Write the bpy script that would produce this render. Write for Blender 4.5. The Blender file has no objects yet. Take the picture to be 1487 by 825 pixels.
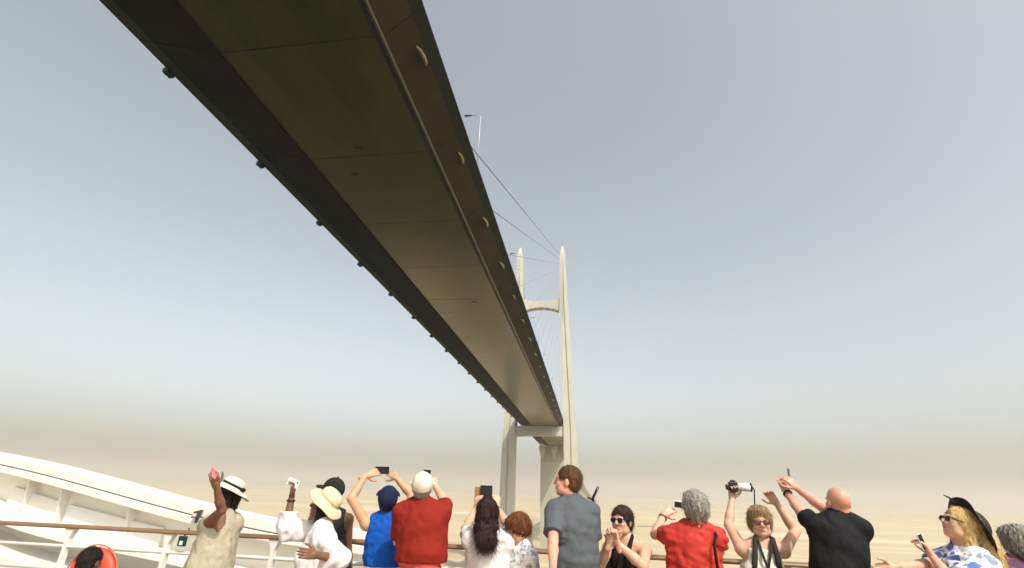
import bpy, math, random
import numpy as np
from mathutils import Matrix, Vector

random.seed(7); RNG = np.random.default_rng(7)
S = bpy.context.scene
COL = S.collection
R = math.radians

# ------------------------------------------------------------------ camera
CZ = 38.0                                  # eye height above the canal
FPX, CX, CY = 700.0, 743.5, 412.5          # focal length and centre in photo pixels
YAW, PITCH, ROLL = R(9.03), R(23.16), R(2.0)
F_ = np.array([-math.sin(YAW)*math.cos(PITCH), math.cos(YAW)*math.cos(PITCH), math.sin(PITCH)])
R0 = np.array([math.cos(YAW), math.sin(YAW), 0.0]); U0 = np.cross(R0, F_)
R_ = R0*math.cos(ROLL)+U0*math.sin(ROLL); U_ = -R0*math.sin(ROLL)+U0*math.cos(ROLL)
cd = bpy.data.cameras.new('camera'); cam = bpy.data.objects.new('camera', cd); COL.objects.link(cam)
cd.sensor_width = 36; cd.lens = 36*FPX/1487; cd.clip_start = 0.1; cd.clip_end = 120000
mw = Matrix.Identity(4)
for i in range(3):
    mw[i][0], mw[i][1], mw[i][2] = R_[i], U_[i], -F_[i]
mw[2][3] = CZ
cam.matrix_world = mw
S.camera = cam

# ------------------------------------------------------------------ sky, sun, exposure
SUN_AZ, SUN_EL = R(140), R(51)             # clockwise from the bridge axis (+Y)
w = bpy.data.worlds.new('World'); S.world = w; w.use_nodes = True
nt = w.node_tree; bg = nt.nodes['Background']
sky = nt.nodes.new('ShaderNodeTexSky'); sky.sky_type = 'NISHITA'; sky.sun_disc = False
sky.sun_elevation = SUN_EL; sky.sun_rotation = SUN_AZ
sky.air_density = 1.0; sky.dust_density = 4.0; sky.ozone_density = 1.0; sky.altitude = 0
hs = nt.nodes.new('ShaderNodeHueSaturation'); hs.inputs['Saturation'].default_value = .42
nt.links.new(sky.outputs[0], hs.inputs['Color']); tn = nt.nodes.new('ShaderNodeMix'); tn.data_type = 'RGBA'; tn.blend_type = 'MULTIPLY'; tn.inputs[0].default_value = 1; tn.inputs[7].default_value = (.975, .985, .935, 1)   # dusty air, whole sky alike
nt.links.new(hs.outputs[0], tn.inputs[6]); nt.links.new(tn.outputs[2], bg.inputs[0]); bg.inputs[1].default_value = 0.15
sd = bpy.data.lights.new('sun', 'SUN'); sd.energy = 2.7; sd.angle = R(0.8); sd.color = (1, .94, .84)
sun = bpy.data.objects.new('sun', sd); COL.objects.link(sun)
to_sun = Vector((math.sin(SUN_AZ)*math.cos(SUN_EL), math.cos(SUN_AZ)*math.cos(SUN_EL), math.sin(SUN_EL)))
sun.rotation_euler = to_sun.to_track_quat('Z', 'Y').to_euler()
sun.location = (60, -40, 200)
vs_ = S.view_settings; vs_.view_transform = 'Standard'; vs_.look = 'None'; vs_.gamma = 1; vs_.exposure = 0.62
S.cycles.use_denoising = True; S.cycles.max_bounces = 8; S.cycles.volume_bounces = 1

# ------------------------------------------------------------------ pixel helpers (photo pixels -> points at a known depth)
def ray(px, py): return F_ + R_*(px-CX)/FPX - U_*(py-CY)/FPX
def at_y(px, py, Y):
    d = ray(px, py); return d*(Y/d[1]) + np.array([0, 0, CZ])
def at_z(px, py, z):
    d = ray(px, py); return d*((z-CZ)/d[2]) + np.array([0, 0, CZ])

# ------------------------------------------------------------------ materials
def lin(h):
    c = [int(h[i:i+2], 16)/255 for i in (0, 2, 4)]
    return tuple((x/12.92 if x <= .04045 else ((x+.055)/1.055)**2.4) for x in c)
MATS = {}
def mat(name, rgb, rough=.7, var=.12, scale=6., bump=.0, bscale=60., metal=0., sss=0., stretch=None, spec=.4, rgb2=None, thr=None, coords='Object', dirt=None):
    if name in MATS: return MATS[name]
    m = bpy.data.materials.new(name); m.use_nodes = True; MATS[name] = m
    n = m.node_tree.nodes; l = m.node_tree.links; b = n['Principled BSDF']
    b.inputs['Roughness'].default_value = rough; b.inputs['Metallic'].default_value = metal
    b.inputs['Specular IOR Level'].default_value = spec
    if sss: b.inputs['Subsurface Weight'].default_value = sss; b.inputs['Subsurface Radius'].default_value = (.02, .008, .004); b.inputs['Subsurface Scale'].default_value = .5
    tc = n.new('ShaderNodeTexCoord'); mp = n.new('ShaderNodeMapping'); l.new(tc.outputs[coords], mp.inputs[0])
    if stretch: mp.inputs['Scale'].default_value = stretch
    nz = n.new('ShaderNodeTexNoise'); nz.inputs['Scale'].default_value = scale; nz.inputs['Detail'].default_value = 6; nz.inputs['Roughness'].default_value = .6
    l.new(mp.outputs[0], nz.inputs[0])
    cr = n.new('ShaderNodeValToRGB'); l.new(nz.outputs[0], cr.inputs[0])
    a = tuple(max(0, c*(1-var)) for c in rgb); z = tuple(min(.9, c*(1+var)) for c in rgb)
    if rgb2: z = rgb2; a = rgb
    lo, hi = thr or (.3, .7)
    cr.color_ramp.elements[0].position = lo; cr.color_ramp.elements[1].position = hi
    cr.color_ramp.elements[0].color = (*a, 1); cr.color_ramp.elements[1].color = (*z, 1)
    out = cr.outputs[0]
    if dirt:
        dcol, dscale, dst, dlo, dhi = dirt
        mp2 = n.new('ShaderNodeMapping'); l.new(tc.outputs[coords], mp2.inputs[0]); mp2.inputs['Scale'].default_value = dst
        n2 = n.new('ShaderNodeTexNoise'); n2.inputs['Scale'].default_value = dscale; n2.inputs['Detail'].default_value = 8; l.new(mp2.outputs[0], n2.inputs[0])
        r2 = n.new('ShaderNodeMapRange'); r2.inputs[1].default_value = dlo; r2.inputs[2].default_value = dhi; l.new(n2.outputs[0], r2.inputs[0])
        mx = n.new('ShaderNodeMix'); mx.data_type = 'RGBA'; l.new(r2.outputs[0], mx.inputs[0]); l.new(out, mx.inputs[6]); mx.inputs[7].default_value = (*dcol, 1)
        out = mx.outputs[2]
    l.new(out, b.inputs['Base Color'])
    if bump:
        bn = n.new('ShaderNodeTexNoise'); bn.inputs['Scale'].default_value = bscale; bn.inputs['Detail'].default_value = 4; l.new(mp.outputs[0], bn.inputs[0])
        bp = n.new('ShaderNodeBump'); bp.inputs['Strength'].default_value = bump; bp.inputs['Distance'].default_value = .02; l.new(bn.outputs[0], bp.inputs['Height']); l.new(bp.outputs[0], b.inputs['Normal'])
    return m
def voro_mat(name, base, spot, spot2, scale=18., size=.45, rough=.8):
    m = bpy.data.materials.new(name); m.use_nodes = True; MATS[name] = m
    n = m.node_tree.nodes; l = m.node_tree.links; b = n['Principled BSDF']; b.inputs['Roughness'].default_value = rough
    tc = n.new('ShaderNodeTexCoord'); v = n.new('ShaderNodeTexVoronoi'); v.inputs['Scale'].default_value = scale
    nz = n.new('ShaderNodeTexNoise'); nz.inputs['Scale'].default_value = scale*.8
    mx0 = n.new('ShaderNodeMix'); mx0.data_type = 'RGBA'; mx0.inputs[0].default_value = .12
    l.new(tc.outputs['Object'], nz.inputs[0]); l.new(tc.outputs['Object'], mx0.inputs[6]); l.new(nz.outputs[1], mx0.inputs[7]); l.new(mx0.outputs[2], v.inputs[0])
    mr = n.new('ShaderNodeMapRange'); mr.inputs[1].default_value = size; mr.inputs[2].default_value = size-.08; l.new(v.outputs['Distance'], mr.inputs[0])
    n2 = n.new('ShaderNodeTexNoise'); n2.inputs['Scale'].default_value = scale*.35; l.new(tc.outputs['Object'], n2.inputs[0])
    r2 = n.new('ShaderNodeMapRange'); r2.inputs[1].default_value = .45; r2.inputs[2].default_value = .55; l.new(n2.outputs[0], r2.inputs[0])
    c2 = n.new('ShaderNodeMix'); c2.data_type = 'RGBA'; c2.inputs[6].default_value = (*spot, 1); c2.inputs[7].default_value = (*spot2, 1); l.new(r2.outputs[0], c2.inputs[0])
    mx = n.new('ShaderNodeMix'); mx.data_type = 'RGBA'; mx.inputs[6].default_value = (*base, 1); l.new(c2.outputs[2], mx.inputs[7]); l.new(mr.outputs[0], mx.inputs[0])
    l.new(mx.outputs[2], b.inputs['Base Color'])
    return m

# ------------------------------------------------------------------ object helpers
def link(name, me, parent=None, loc=None):
    o = bpy.data.objects.new(name, me); COL.objects.link(o)
    if loc is not None: o.location = loc
    if parent is not None: o.parent = parent
    return o
def tag(o, label=None, cat=None, group=None, kind=None):
    if label: o['label'] = label
    if cat: o['category'] = cat
    if group: o['group'] = group
    if kind: o['kind'] = kind
    return o
def mesh(name, v, f, m, smooth=False, mi=None):
    me = bpy.data.meshes.new(name)
    me.from_pydata([tuple(map(float, p)) for p in v], [], [tuple(map(int, q)) for q in f])
    for x in (m if isinstance(m, (list, tuple)) else [m]): me.materials.append(x)
    if mi is not None: me.polygons.foreach_set('material_index', np.asarray(mi, dtype=np.int32))
    if smooth: me.polygons.foreach_set('use_smooth', np.ones(len(me.polygons), dtype=bool))
    me.update(); return me
def empty(name, loc=(0, 0, 0)):
    o = bpy.data.objects.new(name, None); COL.objects.link(o); o.location = loc; return o
class MB:
    """collects boxes, prisms and tubes into one mesh"""
    def __init__(s): s.v = []; s.f = []
    def raw(s, v, f):
        k = len(s.v); s.v += [tuple(p) for p in v]; s.f += [tuple(i+k for i in q) for q in f]; return s
    def box(s, lo, hi, M=None):
        x0, y0, z0 = lo; x1, y1, z1 = hi
        v = [(x0, y0, z0), (x1, y0, z0), (x1, y1, z0), (x0, y1, z0), (x0, y0, z1), (x1, y0, z1), (x1, y1, z1), (x0, y1, z1)]
        if M is not None: v = [tuple(M @ Vector(p)) for p in v]
        return s.raw(v, [(0, 3, 2, 1), (4, 5, 6, 7), (0, 1, 5, 4), (1, 2, 6, 5), (2, 3, 7, 6), (3, 0, 4, 7)])
    def loft(s, rings, cap=True):
        n = len(rings[0]); v = [p for r in rings for p in r]; f = []
        for i in range(len(rings)-1):
            for j in range(n):
                f.append((i*n+j, i*n+(j+1) % n, (i+1)*n+(j+1) % n, (i+1)*n+j))
        if cap: f.append(tuple(range(n))[::-1]); f.append(tuple(range((len(rings)-1)*n, len(rings)*n)))
        return s.raw(v, f)
    def tube(s, pts, r, n=8):
        pts = [np.asarray(p, float) for p in pts]; rr = r if isinstance(r, (list, tuple)) else [r]*len(pts); rings = []
        up = np.array([0.13, .21, 1.])
        for i, p in enumerate(pts):
            t = pts[min(i+1, len(pts)-1)]-pts[max(i-1, 0)]; t = t/np.linalg.norm(t)
            a = np.cross(t, up); 
            if np.linalg.norm(a) < .05: a = np.cross(t, np.array([1., 0, 0]))
            a /= np.linalg.norm(a); b = np.cross(t, a)
            rings.append([tuple(p+rr[i]*(a*math.cos(2*math.pi*j/n)+b*math.sin(2*math.pi*j/n))) for j in range(n)])
        return s.loft(rings)
    def obj(s, name, m, parent=None, smooth=False, bevel=0, mats=None):
        o = link(name, mesh(name, s.v, s.f, m, smooth), parent)
        if bevel:
            b = o.modifiers.new('bevel', 'BEVEL'); b.width = bevel; b.segments = 2; b.limit_method = 'ANGLE'
        return o

# ================================================================== GROUND, WATER, HAZE
sand = mat('sand', (.42, .34, .21), .95, .12, .0035, .15, .4, stretch=(.35, 2.2, 1), dirt=((.53, .44, .30), .012, (.12, 2.2, 1), .52, .66))
def ground():
    ys = np.concatenate([np.array([-24000, -6000, -1500, -400, -205, -175, -150, -60, 60, 150, 178, 200, 215]), np.geomspace(225, 4200, 170), np.array([5200, 7000, 10000, 15000, 24000])])
    xs = np.concatenate([np.array([-24000, -12000, -7000, -4500]), np.linspace(-3200, 3200, 141), np.array([4500, 7000, 12000, 24000])])
    X, Y = np.meshgrid(xs, ys)
    z = np.where(np.abs(Y) < 10, 0, 0)*1.0 + 2.0
    inner = (Y > -190) & (Y < 190)
    z = np.where(inner, -9.0, z); z = np.where((np.abs(Y-178) < 5) | (np.abs(Y+175) < 5), -1.2, z)
    rr = np.random.default_rng(3)
    for y0, h, wd in ((262, 1.5, 9), (300, 2.2, 10), (345, 2.6, 11), (402, 3.4, 14), (470, 2.2, 16), (560, 4.2, 22), (690, 3.0, 26), (840, 5.5, 34), (1060, 5, 40), (1380, 8, 60), (1800, 9, 80), (2400, 13, 110), (3200, 17, 160)):
        wob = wd*1.5*np.sin(X/(6*wd+120)+rr.uniform(0, 6)) + wd*np.sin(X/(2.2*wd+60)+rr.uniform(0, 6))
        env = np.clip(.55+.6*np.sin(X/(9*wd+200)+rr.uniform(0, 6))+.35*np.sin(X/(3*wd+70)+rr.uniform(0, 6)), 0, 1.4)
        env = np.where(np.abs(X+22) < 40, env*.25, env)
        z = z + np.where(Y > 215, h*env*np.exp(-((Y-y0-wob)/wd)**2), 0)
    v = np.stack([X, Y, z], -1).reshape(-1, 3); ny, nx = X.shape
    i = np.arange((ny-1)*(nx-1)); r_, c_ = i//(nx-1), i % (nx-1); a = r_*nx+c_
    f = np.stack([a, a+1, a+nx+1, a+nx], -1)
    o = link('desert_ground', mesh('desert_ground', v, f, sand, True)); tag(o, 'pale yellow desert sand with low berms reaching the horizon', 'desert', kind='structure')
ground()
wm = mat('canal_water_surface', (.008, .022, .018), .12, .3, .05, .35, .6)
tag(MB().box((-6000, -188, -.4), (6000, 188, 0)).obj('canal_water', wm), 'green blue water of the canal below the ship', 'water', kind='structure')
hz = MB().box((-25000, -25000, -12), (25000, 25000, 172)).obj('haze', mat('haze_air', (1, 1, 1)))
hm = bpy.data.materials.new('haze_volume'); hm.use_nodes = True; hn = hm.node_tree
hn.nodes.remove(hn.nodes['Principled BSDF']); pv = hn.nodes.new('ShaderNodeVolumePrincipled')
pv.inputs['Color'].default_value = (.705, .69, .635, 1); pv.inputs['Density'].default_value = .0004; pv.inputs['Anisotropy'].default_value = .2
hn.links.new(pv.outputs[0], hn.nodes['Material Output'].inputs['Volume'])
hz.data.materials.clear(); hz.data.materials.append(hm); tag(hz, 'dusty desert haze filling the air', 'haze', kind='stuff')

# ================================================================== BRIDGE
ZS, ZE = CZ+28.5, CZ+31.0                   # soffit and deck edge heights
XL, XIL, XIR, XR = -33.4, -25.7, -13.15, -10.5
XC = (XL+XR)/2; PITCHM = 12.3; A0 = 25.3; DY = 238.0
steel = mat('girder_steel', (.05, .045, .025), .9, .12, .08, spec=.05, dirt=((.10, .10, .05), .06, (1, .25, 1), .56, .72))
soff = [mat('soffit_paint_%d' % i, c, .24, .10, .12, .05, 2., spec=.95, dirt=((.045, .04, .02), .10, (1, .35, 1), .58, .74)) for i, c in enumerate(((.13, .100, .018), (.115, .092, .018), (.142, .108, .02)))]
for m_ in soff: m_.node_tree.nodes['Principled BSDF'].inputs['Specular Tint'].default_value = (1, .80, .34, 1)
brown = mat('fairing_rust_brown', (.075, .048, .024), .9, .2, .15, spec=.06, dirt=((.045, .028, .016), .09, (1, .3, 1), .5, .7))
brown_shaded = mat('fairing_shaded_brown', (.032, .019, .012), .9, .3, .2, spec=.05)  # left fairing: brown darkened further, its shade put into the colour
olive = mat('edge_olive', (.07, .066, .035), .9, .15, .2, spec=.05)
grey_e = mat('edge_grey', (.04, .037, .026), .9, .15, .2, spec=.05)
yel = mat('anchor_yellow', (.42, .32, .13), .5, .1, 2.)
darkst = mat('bracket_dark', (.03, .03, .028), .6)
conc = mat('pylon_concrete', (.50, .475, .385), .85, .06, .12, .05, 1., dirt=((.42, .39, .30), .09, (1, 1, .12), .55, .75))
concs = mat('pier_concrete', (.37, .35, .27), .85, .08, .12, .05, 1., dirt=((.3, .28, .2), .09, (1, 1, .12), .55, .75))
cabm = mat('cable_sheath', (.24, .25, .27), .5, .05, 1.)
bridge = empty('cable_stayed_bridge', (XC, DY, 2))
tag(bridge, 'long cable stayed road bridge with tall pale pylon crossing overhead', 'bridge')
def bpart(mb, name, m, smooth=False, parent=None, bevel=0):
    o = mb.obj(name, m, parent or bridge, smooth, bevel)
    if parent is None: o.matrix_parent_inverse = bridge.matrix_world.inverted() if False else Matrix.Translation((-XC, -DY, -2))
    return o
def cross(y, dz=0, dx=0, dz2=0):
    return [(XIL+dx, y, ZS+.08+dz), (XIR+dx, y, ZS+.08+dz), (XR-.06+dx, y, ZE+.06+dz), (XR-.2+dx, y, ZE+.75+dz), (XL+.2+dx, y, ZE+.75+dz), (XL+.06+dx, y, ZE+.06+dz)]
bpart(MB().loft([cross(-260), cross(345)]), 'deck_girder', steel)
# soffit panels, fairing panels, edge panels, one per 12.3 m field
def plate_between(p, q, y0, y1, t=.05):
    """a thin plate spanning cross-section points p,q (x,z) and y0..y1, thickness t outward (downward)"""
    dx, dz = q[0]-p[0], q[1]-p[1]; L = math.hypot(dx, dz); nx, nz = dz/L, -dx/L
    if nz > 0: nx, nz = -nx, -nz
    a = [(p[0], y0, p[1]), (q[0], y0, q[1]), (q[0]+nx*t, y0, q[1]+nz*t), (p[0]+nx*t, y0, p[1]+nz*t)]
    b = [(x, y1, z) for x, _, z in a]
    return MB().loft([a, b])
k = 0
y = A0-3.1-PITCHM*8
while y < 345:
    y1 = min(y+PITCHM, 345)-.07
    jj = RNG.uniform(-.012, .012)
    bpart(plate_between((XIL+.02, ZS+.07+jj), (XIR-.02, ZS+.07+jj), y, y1, .07), 'soffit_panel', soff[k % 3])
    bpart(plate_between((XIR+.03, ZS+.09), (XR-.78, ZE-.62), y, y1, .05), 'fairing_panel', brown)
    bpart(plate_between((XR-.76, ZE-.60), (XR, ZE+.08), y, y1, .03), 'edge_panel', grey_e)
    bpart(plate_between((XIL-.03, ZS+.09), (XL+1.55, ZE-.43), y, y1, .05), 'fairing_panel', brown_shaded)
    bpart(plate_between((XL+1.53, ZE-.42), (XL, ZE+.08), y, y1, .03), 'edge_panel', olive)
    k += 1; y += PITCHM
bpart(MB().box((XIR-.09, -70, ZS-.26), (XIR+.06, 345, ZS+.05)), 'longitudinal_rib', mat('rib_tan', (.16, .12, .06), .5))
bpart(MB().box((XIR-.55, -70, ZS-.08), (XIR-.30, 345, ZS-.005)), 'service_rail', darkst)
bpart(MB().box((XIL+.05, -70, ZS-.14), (XIL+.18, 345, ZS-.005)), 'longitudinal_rib', brown_shaded)
# cable anchor blocks (left, dark) and yellow anchor caps (right)
anchor_me = None; cap_me = None
mb = MB(); mb.box((-.55, -.9, -.55), (.35, .9, .25)); mb.box((-.85, -.35, -.35), (-.5, .35, .1)); anchor_me = mesh('cable_anchor', mb.v, mb.f, darkst)
mb = MB()
mb.tube([(-.12, -1.5, -.02), (-.02, -.9, -.25), (.03, 0, -.34), (.0, .9, -.25), (-.1, 1.4, -.02)], [.1, .22, .26, .22, .1], 10); cap_me = mesh('anchor_cap', mb.v, mb.f, yel, True)
n = 0
y = A0-PITCHM*3
PI_ = Matrix.Translation((-XC, -DY, -2))
while y < 232:
    o = link('cable_anchor', anchor_me, bridge, (XL+.05, y, ZE-.05)); o.matrix_parent_inverse = PI_
    s = random.uniform(.85, 1.1); s *= .55; o.scale = (s, s*.8, s)
    t = .60
    o = link('anchor_cap', cap_me, bridge, (XIR+(XR-XIR)*t+.05, y, ZS+(ZE-ZS)*t-.05)); o.matrix_parent_inverse = PI_; o.rotation_euler = (0, R(-40), R(random.uniform(-5, 5))); s = random.uniform(.6, .8); o.scale = (s, s, s)
    n += 1; y += PITCHM
# small hanging brackets / drains under the soffit
for (xx, yy) in ((-20.5, 33.2), (-22.6, 37.), (-19.0, 71.5), (-18.2, 72.6)):
    bpart(MB().box((xx, yy, ZS-.03), (xx+random.uniform(.4, .9), yy+random.uniform(.25, .5), ZS+.02)), 'drain_hatch', darkst)

# pylon
pyl = empty('pylon'); pyl.parent = bridge; pyl.matrix_parent_inverse = PI_; pyl.location = (XC, DY, 2)
PP = Matrix.Translation((-XC, -DY, -2))
def ppart(mb, name, m, smooth=False, bevel=0):
    o = mb.obj(name, m, pyl, smooth, bevel); o.matrix_parent_inverse = PP; return o
for sgn in (-1, 1):
    rings = []
    for z, off, wd, dp in ((1, 14.7, 6.6, 8.4), (30, 14.6, 6.3, 8.0), (60, 14.4, 5.9, 7.4), (73, 14.1, 5.7, 7.0), (100, 13.0, 5.3, 6.6), (122, 12.1, 4.6, 6.0), (132, 11.9, 4.0, 5.6), (158, 11.7, 2.9, 4.6), (158.05, 11.7, 2.3, 3.8), (162.8, 11.7, .9, 1.2)):
        x = XC+sgn*off; a, b = wd/2, dp/2; g = min(.45, a*.3); nd = .55 if z < 158 else .02
        rings.append([(x-a, DY-b, z), (x-g, DY-b, z), (x-g, DY-b+nd, z), (x+g, DY-b+nd, z), (x+g, DY-b, z), (x+a, DY-b, z), (x+a, DY+b, z), (x+g, DY+b, z), (x+g, DY+b-nd, z), (x-g, DY+b-nd, z), (x-g, DY+b, z), (x-a, DY+b, z)])
    mb_ = MB().loft(rings[:8]); ppart(mb_, 'leg', conc)
    ppart(MB().loft([[(p[0], p[1], z_) for p, z_ in zip(r, [rr[0][2]]*12)] for r, rr in zip(rings[8:], [rings[8], rings[9]])]), 'spire_cap', conc)
    ppart(MB().box((XC+sgn*14.7-7, DY-9, -6), (XC+sgn*14.7+7, DY+9, 3.2)), 'footing', concs, bevel=.3)
def arch_beam(z_bot, z_top, half, rise, sag, d, name):
    N = 16; rings = []
    for i in range(N+1):
        u = -1+2*i/N; x = XC+u*half; zb = z_bot+rise*(1-u*u); zt = z_top-sag*(1-u*u)
        rings.append([(x, DY-d, zb), (x, DY+d, zb), (x, DY+d, zt), (x, DY-d, zt)])
    ppart(MB().loft(rings), name, conc)
arch_beam(CZ+86.2, CZ+93.6, 10.2, 2.2, 1.8, 2.2, 'upper_crossbeam')
arch_beam(CZ+23.8, CZ+28.3, 11.6, .4, 0, 3.0, 'lower_crossbeam')
for x in (XC-7, XC, XC+7): ppart(MB().box((x-1, DY-1, CZ+28.2), (x+1, DY+1, ZS-.02)), 'bearing', darkst)
ppart(MB().tube([(XC+11.7, DY, 163.3), (XC+11.7, DY, 166.3)], .08, 6), 'lightning_rod', darkst)

# stay cables (one shared unit cylinder)
mb = MB().tube([(0, 0, 0), (0, 0, .5), (0, 0, 1)], 1, 6); cab_me = mesh('stay_cable', mb.v, mb.f, cabm, True)
def cable(p, q, r):
    o = link('stay_cable', cab_me, bridge); d = Vector(q)-Vector(p)
    M = Matrix.Translation(p) @ d.to_track_quat('Z', 'Y').to_matrix().to_4x4() @ Matrix.Diagonal((r, r, d.length, 1))
    o.matrix_parent_inverse = PI_; o.matrix_basis = M
for sgn in (-1, 1):
    xd = XC+sgn*11.1; xt = XC+sgn*11.75
    for j in range(1, 17):
        ya = A0+PITCHM*j
        zt = 156-1.75*j
        cable((xd, ya, ZE+.7), (xt, DY-2.4, zt), .065)
        yb = 2*DY-ya
        zd = ZE+.7 if yb < 345 else ZE+.7-.033*(yb-345)
        cable((xd, yb, zd), (xt, DY+2.4, zt), .04)

# anchor pier, approach viaduct with its piers
def approach(y):
    s = max(0, y-345); x = XC + 0.0000155*s*s; z = -.034*s + .0*s
    return x-XC, max(z, -(ZS-4))
rings = []
for y in np.concatenate([[345.2], np.linspace(380, 2150, 60)]):
    dx, dz = approach(y); rings.append([(p[0], p[1], p[2]+(0 if i < 2 else 0)) for i, p in enumerate(cross(y, dz, dx))])
bpart(MB().loft(rings), 'approach_deck', concs)
def pier(y, wide, first=False):
    dx, dz = approach(y); x = XC+dx; zt = ZS+dz-.1
    m = MB(); h = wide/2
    if first:
        m.loft([[(x-h, y-2, 0), (x+h, y-2, 0), (x+h, y+2, 0), (x-h, y+2, 0)], [(x-h, y-2, zt-10), (x+h, y-2, zt-10), (x+h, y+2, zt-10), (x-h, y+2, zt-10)]])
        m.loft([[(x-h, y-1.2, zt-9.9), (x+h, y-1.2, zt-9.9), (x+h, y+2, zt-9.9), (x-h, y+2, zt-9.9)], [(x-h, y-1.2, zt), (x+h, y-1.2, zt), (x+h, y+2, zt), (x-h, y+2, zt)]])
        for u in (-.86, 0, .86):
            m.loft([[(x+u*h-.5, y-2.0, zt-8), (x+u*h+.5, y-2.0, zt-8), (x+u*h+.5, y-1.1, zt-8), (x+u*h-.5, y-1.1, zt-8)], [(x+u*h-2.2, y-4.2, zt-2.2), (x+u*h+2.2, y-4.2, zt-2.2), (x+u*h+2.2, y-1.1, zt-2.2), (x+u*h-2.2, y-1.1, zt-2.2)], [(x+u*h-2.2, y-4.2, zt-.3), (x+u*h+2.2, y-4.2, zt-.3), (x+u*h+2.2, y-1.1, zt-.3), (x+u*h-2.2, y-1.1, zt-.3)]])
        m.box((x-h-.8, y-5, zt-.28), (x+h+.8, y+2.5, zt+.02))
    else:
        for u in (-5, 5):
            m.loft([[(x+u-1.8, y-1.3, 0), (x+u+1.8, y-1.3, 0), (x+u+1.8, y+1.3, 0), (x+u-1.8, y+1.3, 0)], [(x+u-1.8, y-1.3, zt-2), (x+u+1.8, y-1.3, zt-2), (x+u+1.8, y+1.3, zt-2), (x+u-1.8, y+1.3, zt-2)]])
        m.box((x-8.5, y-1.6, zt-1.95), (x+8.5, y+1.6, zt+.05))
    bpart(m, 'pier', concs)
pier(347, 18.5, True)
for i in range(14): pier(420+70*i, 14)

# street lamps on the deck (each a thing of its own)
lampm = mat('lamp_pole_grey', (.42, .44, .46), .4, metal=.3)
lm = MB(); lm.tube([(0, 0, 0), (0, 0, 6), (0, 0, 9.4)], [.08, .06, .045], 8); lp_me = mesh('pole', lm.v, lm.f, lampm, True)
lm = MB(); lm.tube([(0, 0, 9.3), (-.5, 0, 9.55), (-1.2, 0, 9.6)], [.05, .045, .04], 6); la_me = mesh('arm', lm.v, lm.f, lampm, True)
lm = MB(); lm.loft([[(-2.0, -.16, 9.56), (-1.1, -.1, 9.56), (-1.1, .1, 9.56), (-2.0, .16, 9.56)], [(-1.9, -.1, 9.72), (-1.15, -.07, 9.7), (-1.15, .07, 9.7), (-1.9, .1, 9.72)]]); lh_me = mesh('lamp_head', lm.v, lm.f, mat('lamp_head_dark', (.12, .12, .13), .4))
for i in range(5):
    yy = 44+36.9*i
    r_ = empty('street_lamp', (XR-1.0, yy, ZE+.72))
    tag(r_, 'slim grey street lamp standing on the edge of the bridge deck', 'street lamp', 'street lamps along the bridge deck')
    for nme, me in (('pole', lp_me), ('arm', la_me), ('lamp_head', lh_me)): link(nme, me, r_)

# ================================================================== SHIP
DZ = CZ-1.65                                # deck level under the feet
RY = 5.45                                   # rail line
white_p = mat('ship_white_paint', (.70, .69, .64), .35, .03, 1.5, .02, 8., dirt=((.66, .62, .5), 1.2, (1, 1, .35), .56, .8))
cream_p = mat('ship_cream_paint', (.72, .70, .62), .4, .04, 1.5)
teak = mat('teak_rail', (.20, .115, .06), .38, .25, 3., .1, 40., stretch=(.3, 6, 6))
deckm = mat('deck_boards', (.36, .25, .15), .6, .18, 3., .1, 30., stretch=(.25, 5, 1))
tag(MB().box((-11, -12, DZ-.3), (10, 6.2, DZ)).obj('ship_deck', deckm), 'wooden promenade deck of the cruise ship under the passengers', 'deck', kind='structure')
rail = empty('ship_railing', (-1.5, RY, DZ)); tag(rail, 'white ship railing with varnished wooden top rail along the deck edge', 'railing')
RPI = Matrix.Translation((1.5, -RY, -DZ))
def rpart(mb, name, m, smooth=False, bevel=0):
    o = mb.obj(name, m, rail, smooth, bevel); o.matrix_parent_inverse = RPI; return o
rg = [(-.045, -.018), (-.05, .0), (-.03, .022), (.03, .022), (.05, 0), (.045, -.018)]
rings = [[(x, RY+a, DZ+1.1+b) for a, b in rg] for x in np.linspace(-10.5, 9.5, 30)]
rpart(MB().loft(rings), 'wooden_top_rail', teak, True)
for i in range(16):
    x = -9.75+1.28*i
    mb = MB(); mb.box((x-.02, RY-.03, DZ), (x+.02, RY+.03, DZ+1.05)); mb.loft([[(x-.02, RY-.03, DZ+.98), (x+.02, RY-.03, DZ+.98), (x+.02, RY+.03, DZ+.98), (x-.02, RY+.03, DZ+.98)], [(x-.06, RY-.035, DZ+1.08), (x+.06, RY-.035, DZ+1.08), (x+.06, RY+.035, DZ+1.08), (x-.06, RY+.035, DZ+1.08)]]); mb.box((x-.06, RY-.06, DZ), (x+.06, RY+.06, DZ+.03))
    rpart(mb, 'stanchion', white_p)
for h in (.9, .68, .46, .24):
    rpart(MB().tube([(-10.5, RY, DZ+h), (-3, RY, DZ+h), (9.5, RY, DZ+h)], .019, 8), 'horizontal_bar', white_p, True)
rpart(MB().box((-10.5, RY-.02, DZ), (9.5, RY+.04, DZ+.12)), 'toe_board', white_p)

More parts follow.
